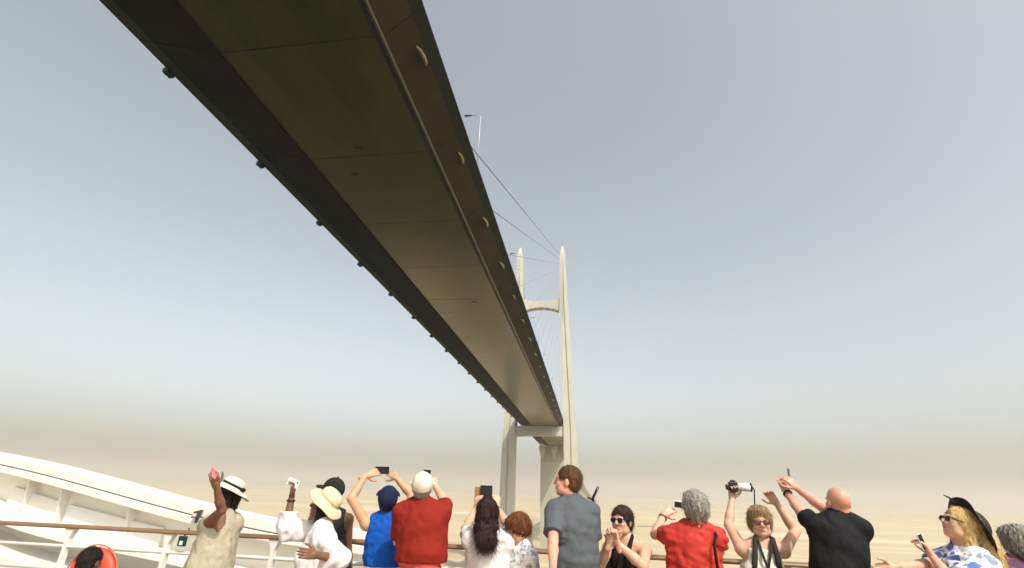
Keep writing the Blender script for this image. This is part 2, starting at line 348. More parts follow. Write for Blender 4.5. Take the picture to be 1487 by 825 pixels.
# sweeping white bulwark outside the rail (inner side seen)
WY = 7.0
bul = empty('ship_bulwark', (-6, WY, DZ)); tag(bul, 'curved white steel bulwark sweeping down outside the wooden rail', 'bulwark')
BPI = Matrix.Translation((6, -WY, -DZ))
def wpart(mb, name, m, smooth=False, bevel=0):
    o = mb.obj(name, m, bul, smooth, bevel); o.matrix_parent_inverse = BPI; return o
def curve_fn(pix, Y):
    P = np.array([at_y(a, b, Y) for a, b in pix]); o_ = np.argsort(P[:, 0]); P = P[o_]
    c = np.polyfit(P[:, 0], P[:, 2], 3) if len(P) > 4 else np.polyfit(P[:, 0], P[:, 2], 2)
    xa, xb = P[0, 0], P[-1, 0]
    def g(x):
        if x < xa: return np.polyval(c, xa)+np.polyval(np.polyder(c), xa)*(x-xa)
        if x > xb: return np.polyval(c, xb)+np.polyval(np.polyder(c), xb)*(x-xb)*.6
        return np.polyval(c, x)
    return g
ztop = curve_fn([(0, 660), (60, 675), (124, 690), (224, 715), (293, 735), (345, 749), (395, 757), (440, 763)], WY)
zgro = curve_fn([(5, 676), (70, 692), (140, 710), (210, 730), (276, 748), (334, 761), (404, 776)], WY)
zbot = curve_fn([(7, 688), (70, 704), (140, 724), (210, 744), (278, 762), (334, 775), (404, 790)], WY)
zled = curve_fn([(0, 738), (30, 750), (60, 765), (110, 776), (170, 788), (240, 803), (320, 822)], WY+.05)
XS = np.linspace(-11.5, -2.6, 70)
def strip(y0, y1, za, zb): return MB().loft([[(x, y0, za(x)), (x, y1, za(x)), (x, y1, zb(x)), (x, y0, zb(x))] for x in XS])
wpart(strip(WY, WY+.42, lambda x: zgro(x)+.007, ztop), 'coaming_cap', white_p, bevel=.01)
wpart(strip(WY+.02, WY+.4, lambda x: zgro(x)-.007, lambda x: zgro(x)+.007), 'groove_strip', mat('groove_rubber', (.10, .10, .10), .6))
wpart(strip(WY, WY+.42, zbot, lambda x: zgro(x)-.007), 'coaming_face', white_p, bevel=.01)
wpart(strip(WY+.30, WY+.36, lambda x: zled(x)-.9, lambda x: zbot(x)+.01), 'side_plate', cream_p)
for px in (83, 190, 300, 30):
    p = at_y(px, 735, WY+.15); x = p[0]
    wpart(MB().loft([[(x-.012, WY+.12, zbot(x)+.005), (x+.012, WY+.12, zbot(x)+.005), (x+.012, WY+.31, zbot(x)+.005), (x-.012, WY+.31, zbot(x)+.005)], [(x-.012, WY+.2, zled(x)-.02), (x+.012, WY+.2, zled(x)-.02), (x+.012, WY+.31, zled(x)-.02), (x-.012, WY+.31, zled(x)-.02)]]), 'stiffener', white_p)
for a, b in ((0, 24), (27, 80), (92, 240)):
    xa, xb = at_y(a, 745, WY+.2)[0], at_y(b, 745, WY+.2)[0]
    zz = lambda x: zled(x)+(zbot(x)-zled(x))*.58
    wpart(MB().loft([[(x, WY+.22, zled(x)), (x, WY+.31, zled(x)), (x, WY+.31, zz(x)), (x, WY+.25, zz(x))] for x in np.linspace(xa, xb, 8)]), 'locker_panel', white_p, bevel=.012)
wpart(MB().loft([[(x, WY-.25, zled(x)-.05), (x, WY+.31, zled(x)-.05), (x, WY+.31, zled(x)), (x, WY-.25, zled(x))] for x in XS]), 'inner_ledge', cream_p)
wpart(MB().loft([[(x, WY-.55, zled(x)-.42), (x, WY+.31, zled(x)-.42), (x, WY+.31, zled(x)-.36), (x, WY-.55, zled(x)-.36)] for x in XS]), 'inner_ledge', white_p)
wpart(MB().loft([[(x, WY-.56, zled(x)-.62), (x, WY-.5, zled(x)-.62), (x, WY-.5, zled(x)-.365), (x, WY-.56, zled(x)-.30)] for x in XS]), 'ledge_coaming', white_p)
wpart(MB().box((-11.5, 6.2, DZ-2.2), (-2.6, WY+.36, DZ-2.0)), 'base_plate', cream_p)
wpart(MB().loft([[(x, WY+.30, DZ-2.05), (x, WY+.36, DZ-2.05), (x, WY+.36, zled(x)-.89), (x, WY+.30, zled(x)-.89)] for x in XS]), 'side_plate', cream_p)
# floodlight on the bulwark cap
dgrey = mat('fitting_dark', (.05, .05, .05), .4)
p = at_y(285, 747, WY-.06)
fl = empty('floodlight', p); fl.scale = (.7, .7, .7); tag(fl, 'small dark floodlight clamped to the bulwark beside the cream robe', 'floodlight')
mb = MB(); mb.loft([[(-.09, -.03, -.07), (.07, -.03, -.05), (.07, .05, -.05), (-.09, .05, -.07)], [(-.05, -.03, .05), (.11, -.03, .09), (.11, .05, .09), (-.05, .05, .05)]]); mb.obj('housing', dgrey, fl, bevel=.01)
MB().box((-.05, -.045, -.04), (.03, -.025, .02)).obj('lens', mat('lens_pale', (.5, .52, .42), .2), fl, bevel=.005)
MB().box((-.02, .03, -.16), (.02, .07, 0)).obj('bracket', dgrey, fl)
# green sign on the stanchion line
p = at_y(265, 786, RY-.05)
sg = empty('safety_sign', p); tag(sg, 'small dark green safety sign with white mark on the railing', 'sign')
MB().box((-.05, -.006, -.05), (.05, .006, .05)).obj('plate', mat('sign_green', (.008, .03, .016), .4), sg)
MB().box((-.024, -.012, -.036), (.012, -.0065, .004)).obj('white_mark', white_p, sg)
MB().tube([(0, .006, .055), (0, .05, .07), (0, .05, .13)], .008, 6).obj('hook', dgrey, sg)

# lifebuoy on the rail
def torus(Rr, r, nu, nv, seg=None):
    v = []; f = []
    us = np.linspace(*(seg or (0, 2*math.pi)), nu, endpoint=seg is not None)
    for u in us:
        for j in range(nv):
            t = 2*math.pi*j/nv; v.append(((Rr+r*math.cos(t))*math.cos(u), r*.75*math.sin(t), (Rr+r*math.cos(t))*math.sin(u)))
    m = len(us)
    for i in range(m if seg is None else m-1):
        for j in range(nv):
            f.append((i*nv+j, i*nv+(j+1) % nv, ((i+1) % m)*nv+(j+1) % nv, ((i+1) % m)*nv+j))
    return v, f
c = at_y(131, 839, RY-.17)
lb = empty('lifebuoy', c); tag(lb, 'red orange lifebuoy with white bands hanging on the railing', 'lifebuoy')
v, f = torus(.215, .075, 48, 14); o = link('ring', mesh('ring', v, f, mat('buoy_red', (.75, .07, .03), .5, .1, 8., .1, 30.), True), lb)
for q in (8, 188, 270):
    a = R(q); v, f = torus(.215, .079, 6, 14, (a-R(11), a+R(11))); link('white_band', mesh('white_band', v, f, mat('buoy_white', (.75, .68, .62), .5), True), lb)
mb = MB(); mb.tube([((.215+.1)*math.cos(t), -.01, (.215+.1)*math.sin(t)) for t in np.linspace(0, 2*math.pi, 40)], .008, 6); mb.obj('grab_line', mat('rope', (.45, .16, .09), .8), lb, True)
mb = MB(); mb.tube([(0, .0, .29), (0, .1, .34), (0, .17, .37)], .01, 6); mb.obj('hanger', white_p, lb)

# ================================================================== PEOPLE
# ---- implicit surfaces (smooth unions of limbs) turned into meshes with surface nets
class Field:
    def __init__(s, lo, hi, h):
        s.h = h; s.lo = np.floor(np.asarray(lo)/h)*h; n = np.ceil((np.asarray(hi)-s.lo)/h).astype(int)+2
        s.ax = [s.lo[i]+h*np.arange(n[i]) for i in range(3)]; s.F = np.full(n, .25, dtype=np.float32)
    def sub(s, lo, hi):
        sl = []
        for i in range(3):
            a = max(0, int((lo[i]-s.lo[i])/s.h)-1); b = min(len(s.ax[i]), int((hi[i]-s.lo[i])/s.h)+3)
            if b <= a: return None, None
            sl.append(slice(a, b))
        g = np.meshgrid(*[s.ax[i][sl[i]] for i in range(3)], indexing='ij', sparse=False)
        return tuple(sl), np.stack(g, -1)
    def prim(s, fn, lo, hi, k, op='add'):
        mg = k+.03
        sl, P = s.sub(np.asarray(lo)-mg, np.asarray(hi)+mg)
        if sl is None: return
        d = fn(P); F = s.F[sl]
        if op == 'add':
            h = np.clip(.5+.5*(F-d)/k, 0, 1); s.F[sl] = F*(1-h)+d*h-k*h*(1-h)
        else:
            d = -d; h = np.clip(.5-.5*(F-d)/k, 0, 1); s.F[sl] = F*(1-h)+d*h+k*h*(1-h)
    def cone(s, a, b, ra, rb, k=.02, op='add'):
        a = np.asarray(a, float); b = np.asarray(b, float); r = max(ra, rb); ba = b-a; L2 = max(ba@ba, 1e-9)
        def fn(P):
            pa = P-a; t = np.clip(pa@ba/L2, 0, 1)
            return np.linalg.norm(pa-t[..., None]*ba, axis=-1)-(ra+(rb-ra)*t)
        s.prim(fn, np.minimum(a, b)-r, np.maximum(a, b)+r, k, op)
    def ell(s, c, r, M=None, k=.03, op='add'):
        c = np.asarray(c, float); r = np.asarray(r, float); rm = r.max()
        def fn(P):
            p = P-c
            if M is not None: p = p@M               # columns of M are the local axes
            k0 = np.linalg.norm(p/r, axis=-1); k1 = np.linalg.norm(p/(r*r), axis=-1)
            return k0*(k0-1)/np.maximum(k1, 1e-6)
        s.prim(fn, c-rm, c+rm, k, op)
    def cut(s, p, n):                              # keep the side the normal points away from
        g = np.meshgrid(*s.ax, indexing='ij', sparse=True); n = np.asarray(n, float); n = n/np.linalg.norm(n)
        s.F = np.maximum(s.F, ((g[0]-p[0])*n[0]+(g[1]-p[1])*n[1]+(g[2]-p[2])*n[2]).astype(np.float32))
    def wrinkle(s, amp, wl, seed, stretch=(1, 1, 1), crease=False):
        rr = np.random.default_rng(seed); g = np.meshgrid(*s.ax, indexing='ij', sparse=True); q = 0
        for i in range(6):
            d = rr.normal(size=3); d /= np.linalg.norm(d); d = d*np.asarray(stretch)*2*math.pi/(wl*rr.uniform(.6, 1.5))
            ph = g[0]*d[0]+g[1]*d[1]+g[2]*d[2]+rr.uniform(0, 6)
            w_ = np.sin(ph+1.3*np.sin(g[(i+1) % 3]*2*math.pi/(wl*1.7)+rr.uniform(0, 6)))
            q = q+(w_ if not crease else 1.3-2.2*np.abs(w_)**.6)
        s.F = s.F+(q*amp/2.4).astype(np.float32)
    def mesh(s):
        F = s.F; I = F < 0; nx, ny, nz = F.shape
        cs = np.zeros((nx-1, ny-1, nz-1), dtype=np.int8)
        for a in (0, 1):
            for b in (0, 1):
                for c in (0, 1): cs += I[a:nx-1+a, b:ny-1+b, c:nz-1+c]
        act = (cs > 0) & (cs < 8); idx = np.argwhere(act); N = len(idx)
        if N == 0: return np.zeros((0, 3)), np.zeros((0, 4), int)
        acc = np.zeros((N, 3)); cnt = np.zeros(N); ii, jj, kk = idx.T
        corners = [(a, b, c) for a in (0, 1) for b in (0, 1) for c in (0, 1)]
        for A in corners:
            for ax in range(3):
                if A[ax]: continue
                B = list(A); B[ax] = 1
                fa = F[ii+A[0], jj+A[1], kk+A[2]].astype(float); fb = F[ii+B[0], jj+B[1], kk+B[2]].astype(float)
                m_ = (fa < 0) != (fb < 0); t = np.where(m_, fa/np.where(m_, fa-fb, 1), 0)
                P = np.tile(np.array(A, float), (N, 1)); P[:, ax] += t
                acc += P*m_[:, None]; cnt += m_
        V = s.lo+s.h*(idx+acc/cnt[:, None])
        vid = np.full(act.shape, -1, dtype=np.int64); vid[ii, jj, kk] = np.arange(N)
        fs = []
        for ax in range(3):
            sl0 = [slice(None)]*3; sl1 = [slice(None)]*3; sl0[ax] = slice(0, -1); sl1[ax] = slice(1, None)
            ch = I[tuple(sl0)] != I[tuple(sl1)]; e = np.argwhere(ch); o1, o2 = [(1, 2), (2, 0), (0, 1)][ax]
            ok = (e[:, o1] > 0) & (e[:, o2] > 0) & (e[:, o1] < F.shape[o1]-1) & (e[:, o2] < F.shape[o2]-1); e = e[ok]
            if len(e) == 0: continue
            def cell(d1, d2):
                q = e.copy(); q[:, o1] -= d1; q[:, o2] -= d2; return vid[q[:, 0], q[:, 1], q[:, 2]]
            quad = np.stack([cell(1, 1), cell(0, 1), cell(0, 0), cell(1, 0)], -1)
            flip = ~I[e[:, 0], e[:, 1], e[:, 2]]; quad[flip] = quad[flip][:, ::-1]
            fs.append(quad)
        Fq = np.concatenate(fs); Fq = Fq[(Fq >= 0).all(1)]
        # light smoothing
        for _ in range(1):
            nb = np.zeros_like(V); c_ = np.zeros(N)
            for a in range(4):
                np.add.at(nb, Fq[:, a], V[Fq[:, (a+1) % 4]]); np.add.at(c_, Fq[:, a], 1)
                np.add.at(nb, Fq[:, a], V[Fq[:, (a+3) % 4]]); np.add.at(c_, Fq[:, a], 1)
            V = V*.55+.45*nb/np.maximum(c_, 1)[:, None]
        return V, Fq
def np_mesh(name, parts, mats):
    """parts: list of (V, F, material index) joined into one mesh"""
    V = []; Fq = []; mi = []; k = 0
    for v, f, m in parts:
        V.append(np.asarray(v, float).reshape(-1, 3)); fl = [tuple(int(i)+k for i in q) for q in f]; Fq += fl; mi += [m]*len(fl); k += len(v)
    return mesh(name, np.concatenate(V), Fq, mats, True, mi)
def frame(fwd, up):
    f = np.asarray(fwd, float); f = f/np.linalg.norm(f); r = np.cross(f, up); r /= np.linalg.norm(r); u = np.cross(r, f)
    return np.stack([r, f, u], 1)                  # columns: right, forward, up
def sphere(c, r, M=None, nu=12, nv=8):
    v = []; f = []
    for i in range(nv+1):
        t = math.pi*i/nv
        for j in range(nu):
            p = np.array([math.sin(t)*math.cos(2*math.pi*j/nu), math.sin(t)*math.sin(2*math.pi*j/nu), math.cos(t)])*r
            v.append(np.asarray(c)+(M@p if M is not None else p))
    for i in range(nv):
        for j in range(nu): f.append((i*nu+j, (i+1)*nu+j, (i+1)*nu+(j+1) % nu, i*nu+(j+1) % nu))
    return v, f
def solve_joint(prev, pix, L, far):
    """point on the pixel's ray at distance L from prev (far: the farther root)"""
    o_ = np.array([0, 0, CZ]); d = ray(*pix); d = d/np.linalg.norm(d); q = o_-prev
    b = q@d; c_ = q@q-L*L; disc = b*b-c_
    if disc <= 0:
        p = o_+d*(-b); v = p-prev
        return prev+v/np.linalg.norm(v)*L if np.linalg.norm(v) < L*1.35 else prev+v/np.linalg.norm(v)*L*1.12
    return o_+d*(-b+(1 if far else -1)*math.sqrt(disc))

eye_w = mat('eye_white', (.7, .68, .64), .2); eye_d = mat('eye_dark', (.03, .02, .015), .1); lipm = mat('lips', (.42, .17, .14), .5)
SKIN = {'fair': mat('skin_fair', (.56, .33, .23), .5, .12, 14., .1, 120., sss=.12), 'tan': mat('skin_tan', (.50, .28, .165), .5, .12, 14., .1, 120., sss=.1),
        'brown': mat('skin_brown', (.17, .078, .042), .45, .15, 14., .1, 120., sss=.06), 'pink': mat('skin_pink', (.58, .29, .21), .45, .12, 14., .1, 120., sss=.12)}
def cloth(name, rgb, var=.08, rough=.85, **kw):
    new = name not in MATS; m = mat(name, rgb, rough, var, 9., .38, 9., spec=.1, **kw)
    if new:                                        # soft creases plus a fine weave
        n = m.node_tree.nodes; l = m.node_tree.links; b = [x for x in n if x.type == 'BUMP'][0]; b.inputs['Distance'].default_value = .035
        wv = n.new('ShaderNodeTexWave'); wv.inputs['Scale'].default_value = 3.2; wv.inputs['Distortion'].default_value = 9; wv.inputs['Detail'].default_value = 2; wv.inputs['Detail Scale'].default_value = 1.4
        mp = [x for x in n if x.type == 'MAPPING'][0]; l.new(mp.outputs[0], wv.inputs[0])
        b2 = n.new('ShaderNodeBump'); b2.inputs['Strength'].default_value = .25; b2.inputs['Distance'].default_value = .018
        l.new(wv.outputs[1], b2.inputs['Height']); l.new(b.outputs[0], b2.inputs['Normal']); l.new(b2.outputs[0], n['Principled BSDF'].inputs['Normal'])
    return m
def hairm(name, rgb, var=.45): return mat(name, rgb, .55, var, 40., .5, 120., stretch=(1, 1, .18), spec=.2)

def hand_parts(wrist, fdir, back, side, curl, hand_s=1.):
    fdir = np.asarray(fdir, float); fdir /= np.linalg.norm(fdir); back = np.asarray(back, float); back = back-fdir*(back@fdir)
    if np.linalg.norm(back) < .05: back = np.cross(fdir, [1, 0, .3])
    back /= np.linalg.norm(back); yv = np.cross(back, fdir)
    T = lambda p: np.asarray(wrist)+hand_s*(fdir*p[0]+yv*p[1]*side+back*p[2])
    pts = []; f = Field(np.asarray(wrist)-.24*hand_s, np.asarray(wrist)+.24*hand_s, .0042)
    f.cone(T((-.05, 0, 0)), T((.02, 0, 0)), .025*hand_s, .026*hand_s, .01)
    ys = (.031, .0105, -.0105, -.031); ln = (.074, .083, .077, .06)
    for y_ in ys: f.cone(T((.005, y_*.55, 0)), T((.085, y_, 0)), .0175*hand_s, .0125*hand_s, .012)
    for y_, L in zip(ys, ln):
        p = np.array([.085, y_, 0.]); a = 0
        for q, (fr, r1, r2, c_) in enumerate(((.45, .0108, .0098, .9), (.31, .0098, .009, 1.2), (.24, .009, .0075, .8))):
            a += curl*c_*random.uniform(.85, 1.15); n_ = p+L*fr*np.array([math.cos(a), y_*.9*(1-q*.3), -math.sin(a)]); f.cone(T(p), T(n_), r1*hand_s, r2*hand_s, .0035); p = n_
    p = np.array([.018, .024, -.006])
    for d_, L, r1, r2 in (((.55, .72, -.35), .045, .0165, .0125), ((.8, .42, -.4), .034, .0122, .0105), ((.9, .15, -.4), .027, .0105, .008)):
        n_ = p+np.array(d_)*L; f.cone(T(p), T(n_), r1*hand_s, r2*hand_s, .006); p = n_
    return f.mesh(), T

def head_local():
    f = Field((-.13, -.15, -.2), (.13, .16, .16), .0052)
    f.ell((0, -.014, .032), (.076, .096, .088), k=.02); f.ell((0, .018, -.032), (.061, .074, .088), k=.03)
    f.ell((0, .058, -.09), (.034, .032, .027), k=.025)
    for s_ in (-1, 1):
        f.ell((s_*.037, .062, -.03), (.026, .026, .026), k=.02); f.ell((s_*.045, .02, -.075), (.025, .045, .03), k=.03)
        f.ell((s_*.079, -.008, -.01), (.011, .021, .033), k=.008)
        f.cone((s_*.012, .092, .022), (s_*.046, .078, .02), .011, .009, .012)
        f.ell((s_*.031, .099, .002), (.018, .015, .012), k=.012, op='sub')
    f.cone((0, .088, .012), (0, .112, -.026), .009, .0125, .012); f.ell((.013, .098, -.032), (.009, .01, .008), k=.006); f.ell((-.013, .098, -.032), (.009, .01, .008), k=.006)
    f.cone((-.018, .083, -.062), (.018, .083, -.062), .009, .009, .01)
    f.cone((0, -.025, -.06), (0, -.04, -.19), .054, .056, .03)
    return f.mesh()
HEAD = head_local()
def hair_local(style, seed=1, capped=False):
    f = Field((-.19, -.21, -.24), (.19, .19, .2), .006)
    g = {'thick': .027, 'mop': .022, 'short': .008}.get(style, .014)
    f.ell((0, -.02, .034), (.078+g, .098+g, .09+g), k=.02)
    if style in ('short', 'thick', 'bun', 'mop'):
        f.ell((0, -.055, -.03), (.066+g*.6, .05+g*.5, .06), k=.03)
        if style in ('thick', 'mop'): f.ell((0, .03, .09), (.075, .07, .035), k=.03); f.ell((0, -.05, .0), (.098, .075, .075), k=.03)
    if style == 'long':
        for s_ in (-1, 1): f.cone((s_*.055, -.01, .02), (s_*.06, -.06, -.2), .04, .05, .03)
    if style == 'bob':
        for s_ in (-1, 1): f.cone((s_*.07, .0, .03), (s_*.075, -.02, -.07), .03, .032, .03)
        f.cone((0, -.07, .0), (0, -.075, -.09), .06, .06, .03)
    if style == 'bun': f.ell((0, -.13, -.005), (.04, .04, .045), k=.02)
    f.wrinkle({'thick': .006, 'short': .002}.get(style, .0035), .03, seed, (1, 1, .3)); f.wrinkle(.002, .013, seed+1, (1, 1, .25))
    f.ell((0, .115, -.045), (.066 if style in ('short', 'bun') else .06, .085, .108), k=.012, op='sub')
    if style == 'short':
        for s_ in (-1, 1): f.ell((s_*.085, .02, -.03), (.03, .05, .045), k=.01, op='sub')
        f.cut((0, 0, -.085), (0, .35, -1))
    if capped: f.cut((0, 0, .034), (0, -.1, 1))
    return f.mesh()
def strands(V, Fq, n, length, seed, down=np.array([0, 0, -1.]), lift=.004, wd=.0016):
    """thin locks lying along a hair surface so that its outline is uneven"""
    rr = np.random.default_rng(seed); V = np.asarray(V); Fq = np.asarray(Fq); a, b, c, d = (V[Fq[:, i]] for i in range(4))
    N = np.cross(c-a, d-b); N /= np.maximum(np.linalg.norm(N, axis=1, keepdims=True), 1e-9); pick = rr.integers(0, len(Fq), n)
    v = []; f = []
    for q in pick:
        p = (a[q]+c[q])/2; nn = N[q]; t = down+rr.normal(size=3)*.35; t = t-nn*(t@nn); L_ = np.linalg.norm(t)
        if L_ < .15: t = np.cross(nn, rr.normal(size=3)); L_ = np.linalg.norm(t)
        t /= L_; sd_ = np.cross(t, nn); le = length*rr.uniform(.5, 1.4); k0 = len(v)
        for u, h_ in ((0, -.002), (.5, lift), (1, lift*rr.uniform(.2, 2.6))):
            ww = wd*(1-.75*u); cen = p+t*le*u+nn*h_; v += [cen-sd_*ww, cen+sd_*ww]
        f += [(k0, k0+1, k0+3, k0+2), (k0+2, k0+3, k0+5, k0+4)]
    return np.array(v), f
def join2(A, B): return np.concatenate([A[0], B[0]]), [tuple(map(int, q)) for q in A[1]]+[tuple(i+len(A[0]) for i in q) for q in B[1]]
def xf(vf, o_, M, s_=1.): return (np.asarray(vf[0])*s_)@M.T+o_, vf[1]

def cap_parts(brim=True):
    f = Field((-.12, -.14, -.02), (.12, .13, .17), .006); f.ell((0, -.018, .036), (.096, .117, .108), k=.01); f.cut((0, 0, .018), (0, .12, -1)); f.ell((0, -.018, .03), (.086, .107, .098), k=.004, op='sub')
    f.cone((0, -.018, .147), (0, -.018, .15), .011, .009, .004)
    dome = f.mesh(); v = []; fq = []; nu, nr = 19, 6
    for top in (0, 1):
        for i in range(nr):
            for j in range(nu):
                a = R(-62+124*j/(nu-1)); r_ = .098+.085*(i/(nr-1))*math.cos(a*1.15)**.6
                v.append((r_*math.sin(a)*.93, r_*math.cos(a)-.01, .036-.022*(math.sin(a)**2)-.018*(i/(nr-1))+.005*top))
    for top in (0, 1):
        for i in range(nr-1):
            for j in range(nu-1):
                b = top*nr*nu+i*nu+j; q = (b, b+1, b+nu+1, b+nu); fq.append(q if top else q[::-1])
    for j in range(nu-1): b = (nr-1)*nu+j; fq.append((b, b+1, b+1+nr*nu, b+nr*nu))
    return dome, (np.array(v), fq)
def hat_local(crown_h, brim, droop, seed, crown_r=.1, wav=.012, tilt=0):
    prof = [(0.001, crown_h), (.05, crown_h), (.08, crown_h-.012), (crown_r-.004, crown_h-.04), (crown_r, .02), (crown_r+.004, .0), (crown_r+.03, -.004)]
    for i in range(1, 6): u = i/5; prof.append((crown_r+.03+(brim-.03)*u, -.004-droop*u**1.5))
    outer = prof; inner = [(max(r_-.004, .0008), z_-.006) for r_, z_ in prof[::-1]]; inner[0] = (outer[-1][0]+.0005, outer[-1][1]-.006)
    P = outer+inner; N = 40; v = []; fq = []; rr = np.random.default_rng(seed); ph = rr.uniform(0, 6, 3)
    for r_, z_ in P:
        e = max(0, (r_-crown_r)/brim)
        for j in range(N):
            a = 2*math.pi*j/N; zz = z_+e*wav*(math.sin(2*a+ph[0])+.7*math.sin(3*a+ph[1])+.4*math.sin(5*a+ph[2]))
            v.append((r_*math.cos(a)*.9, r_*math.sin(a)*1.06, zz))
    for i in range(len(P)-1):
        for j in range(N): fq.append((i*N+j, (i+1)*N+j, (i+1)*N+(j+1) % N, i*N+(j+1) % N))
    return np.array(v), fq
def band_local(r_, h0, h1, N=36):
    v = []; fq = []
    for z_ in (h0, h1):
        for j in range(N): a = 2*math.pi*j/N; v.append((r_*math.cos(a)*.9, r_*math.sin(a)*1.06, z_))
    for j in range(N): fq.append((j, (j+1) % N, N+(j+1) % N, N+j))
    return np.array(v), fq
def glasses_local():
    mb = MB()
    for s_ in (-1, 1):
        v, f = sphere((s_*.034, .103, .0), np.array([.027, .006, .021])); mb.raw([tuple(p) for p in v], f)
        mb.tube([(s_*.058, .1, .006), (s_*.078, .06, .008), (s_*.083, -.01, .006)], .0035, 6)
    mb.tube([(-.012, .108, .005), (.012, .108, .005)], .004, 6)
    return np.array(mb.v), mb.f

class Person:
    """a standing figure; joints come from photo pixels at a given depth, limb lengths are human"""
    def __init__(s, label, Y, head, neck, hip, psi, skin='fair', sw=.40, head_yaw=None, head_pitch=0, head_roll=0, sc=1., chest=(.15, .105), belly=(.145, .105), hipr=(.16, .115), bust=0, feet_psi=None):
        s.P = np.array; s.skin = SKIN[skin]; s.sc = sc; s.Y = Y; s.fi = skin
        s.N = at_y(*neck, Y); s.Hp = at_y(*hip, Y); s.H0 = at_y(*head, Y)
        pr = R(psi); s.fw = np.array([-math.sin(pr), math.cos(pr), 0]); s.rt = np.array([math.cos(pr), math.sin(pr), 0])
        # hip height is human: 0.53 of stature below the head
        top = s.H0[2]+.115*sc; stature = top-DZ; s.Hp = s.N+(s.Hp-s.N)*((s.N[2]-(DZ+stature*.53))/max(.05, s.N[2]-s.Hp[2]))
        s.stature = stature
        hy = R(psi if head_yaw is None else head_yaw); hp = R(head_pitch)
        fwd = np.array([-math.sin(hy)*math.cos(hp), math.cos(hy)*math.cos(hp), math.sin(hp)]); M = frame(fwd, np.array([0, 0, 1.]))
        if head_roll:
            c_, s_ = math.cos(R(head_roll)), math.sin(R(head_roll)); M = M@np.array([[c_, 0, s_], [0, 1, 0], [-s_, 0, c_]])
        s.M = M; s.H = s.H0
        up = s.N-s.Hp; s.up = up/np.linalg.norm(up); s.L = np.linalg.norm(up)
        s.T = np.stack([s.rt, np.cross(s.up, s.rt), s.up], 1)
        s.chest, s.belly, s.hipr, s.bust, s.sw = chest, belly, hipr, bust, sw
        s.shR = s.N+s.rt*sw*.45*sc-s.up*.075*sc; s.shL = s.N-s.rt*sw*.45*sc-s.up*.075*sc
        s.arm = {}
        s.root = empty('person', (s.Hp[0], s.Hp[1], DZ)); tag(s.root, label, 'person', 'passengers at the ship railing')
        s.Mi = Matrix.Translation((-s.Hp[0], -s.Hp[1], -DZ)); s.extra = []
        s.feet_psi = psi if feet_psi is None else feet_psi
        s.foot = {}
        fp = R(s.feet_psi); ff = np.array([-math.sin(fp), math.cos(fp), 0]); fr_ = np.array([math.cos(fp), math.sin(fp), 0]); s.ff = ff
        for sd_, sg_ in (('R', 1), ('L', -1)):
            hj = s.Hp+s.rt*sg_*.085*sc-s.up*.04; an = np.array([hj[0]+fr_[0]*sg_*.03, hj[1]+fr_[1]*sg_*.03, DZ+.075]); kn = (hj+an)/2+ff*.03; s.foot[sd_] = (hj, kn, an)
    def set_arm(s, side, elbow=None, wrist=None, ef=True, wf=True, fdir=None, back=None, curl=.35, la=.285, lf=.255):
        sh = s.shR if side == 'R' else s.shL; sg_ = 1 if side == 'R' else -1
        if elbow is None: el = sh+np.array([0, 0, -la])*s.sc+s.rt*sg_*.05-s.fw*.02
        else: el = solve_joint(sh, elbow, la*s.sc, ef)
        if wrist is None: wr = el+np.array([0, 0, -lf])*s.sc+s.fw*.05
        else: wr = solve_joint(el, wrist, lf*s.sc, wf)
        fd = wr-el; fd = fd/np.linalg.norm(fd)
        if fdir is not None: fd = np.asarray(fdir, float)/np.linalg.norm(fdir)
        if back is None: back = s.rt*sg_*.8-s.fw*.3 if wrist is None or wr[2] < el[2] else -s.fw+s.rt*sg_*.5
        s.arm[side] = (sh, el, wr, fd, np.asarray(back, float), curl)
        return wr, fd
    def torso(s, f, g=0., k=.05, low=True):
        sc = s.sc; N, up, T = s.N, s.up, s.T; L = s.L
        f.ell(N-up*.20*sc, np.array([s.chest[0]+g, s.chest[1]+g, .20*sc+g]), T, k)
        f.ell(N-up*L*.66, np.array([s.belly[0]+g, s.belly[1]+g, .17*sc+g]), T, k)
        if low: f.ell(s.Hp-up*.02, np.array([s.hipr[0]+g, s.hipr[1]+g, .15*sc+g]), T, k)
        for sh in (s.shR, s.shL):
            f.cone(N-up*.05*sc, sh, (.050+g)*sc, (.052+g*.8)*sc, k*.8); f.cone(N+up*.02*sc, N+(sh-N)*.62+up*.012, (.040+g)*sc, (.04+g)*sc, k*.8)
        if s.bust:
            fwv = T[:, 1]
            for sg_ in (-1, 1): f.ell(N-up*.25*sc+fwv*(s.chest[1]*.72)+s.rt*sg_*.075*sc, np.array([.068+g, s.bust+g, .068+g]), T, k*.6)
    def bounds(s, pad=.25):
        P = [s.N, s.Hp, s.shL, s.shR]+[p for a in s.arm.values() for p in a[1:3]]; P = np.array(P); return P.min(0)-pad, P.max(0)+pad
    def add(s, name, V, Fq, m):
        o = link(name, np_mesh(name, [(V, Fq, 0)], [m]), s.root); o.matrix_parent_inverse = s.Mi; return o
    def body(s, open_face=True):
        for sd_ in 'RL':
            if sd_ not in s.arm: s.set_arm(sd_)
        sc = s.sc; lo, hi = s.bounds(); lo[2] = DZ-.02; f = Field(lo, hi, .0105)
        s.torso(f)
        nk = s.H+s.M@np.array([0, -.035, -.09])*sc
        f.cone(s.N-s.up*.03, nk, .058*sc, .052*sc, .035)
        for sd_, (sh, el, wr, *_r) in s.arm.items():
            f.cone(sh, el, .052*sc, .041*sc, .03); f.cone(el, el+(wr-el)*.35, .04*sc, .04*sc, .015); f.cone(el+(wr-el)*.3, wr, .041*sc, .027*sc, .015)
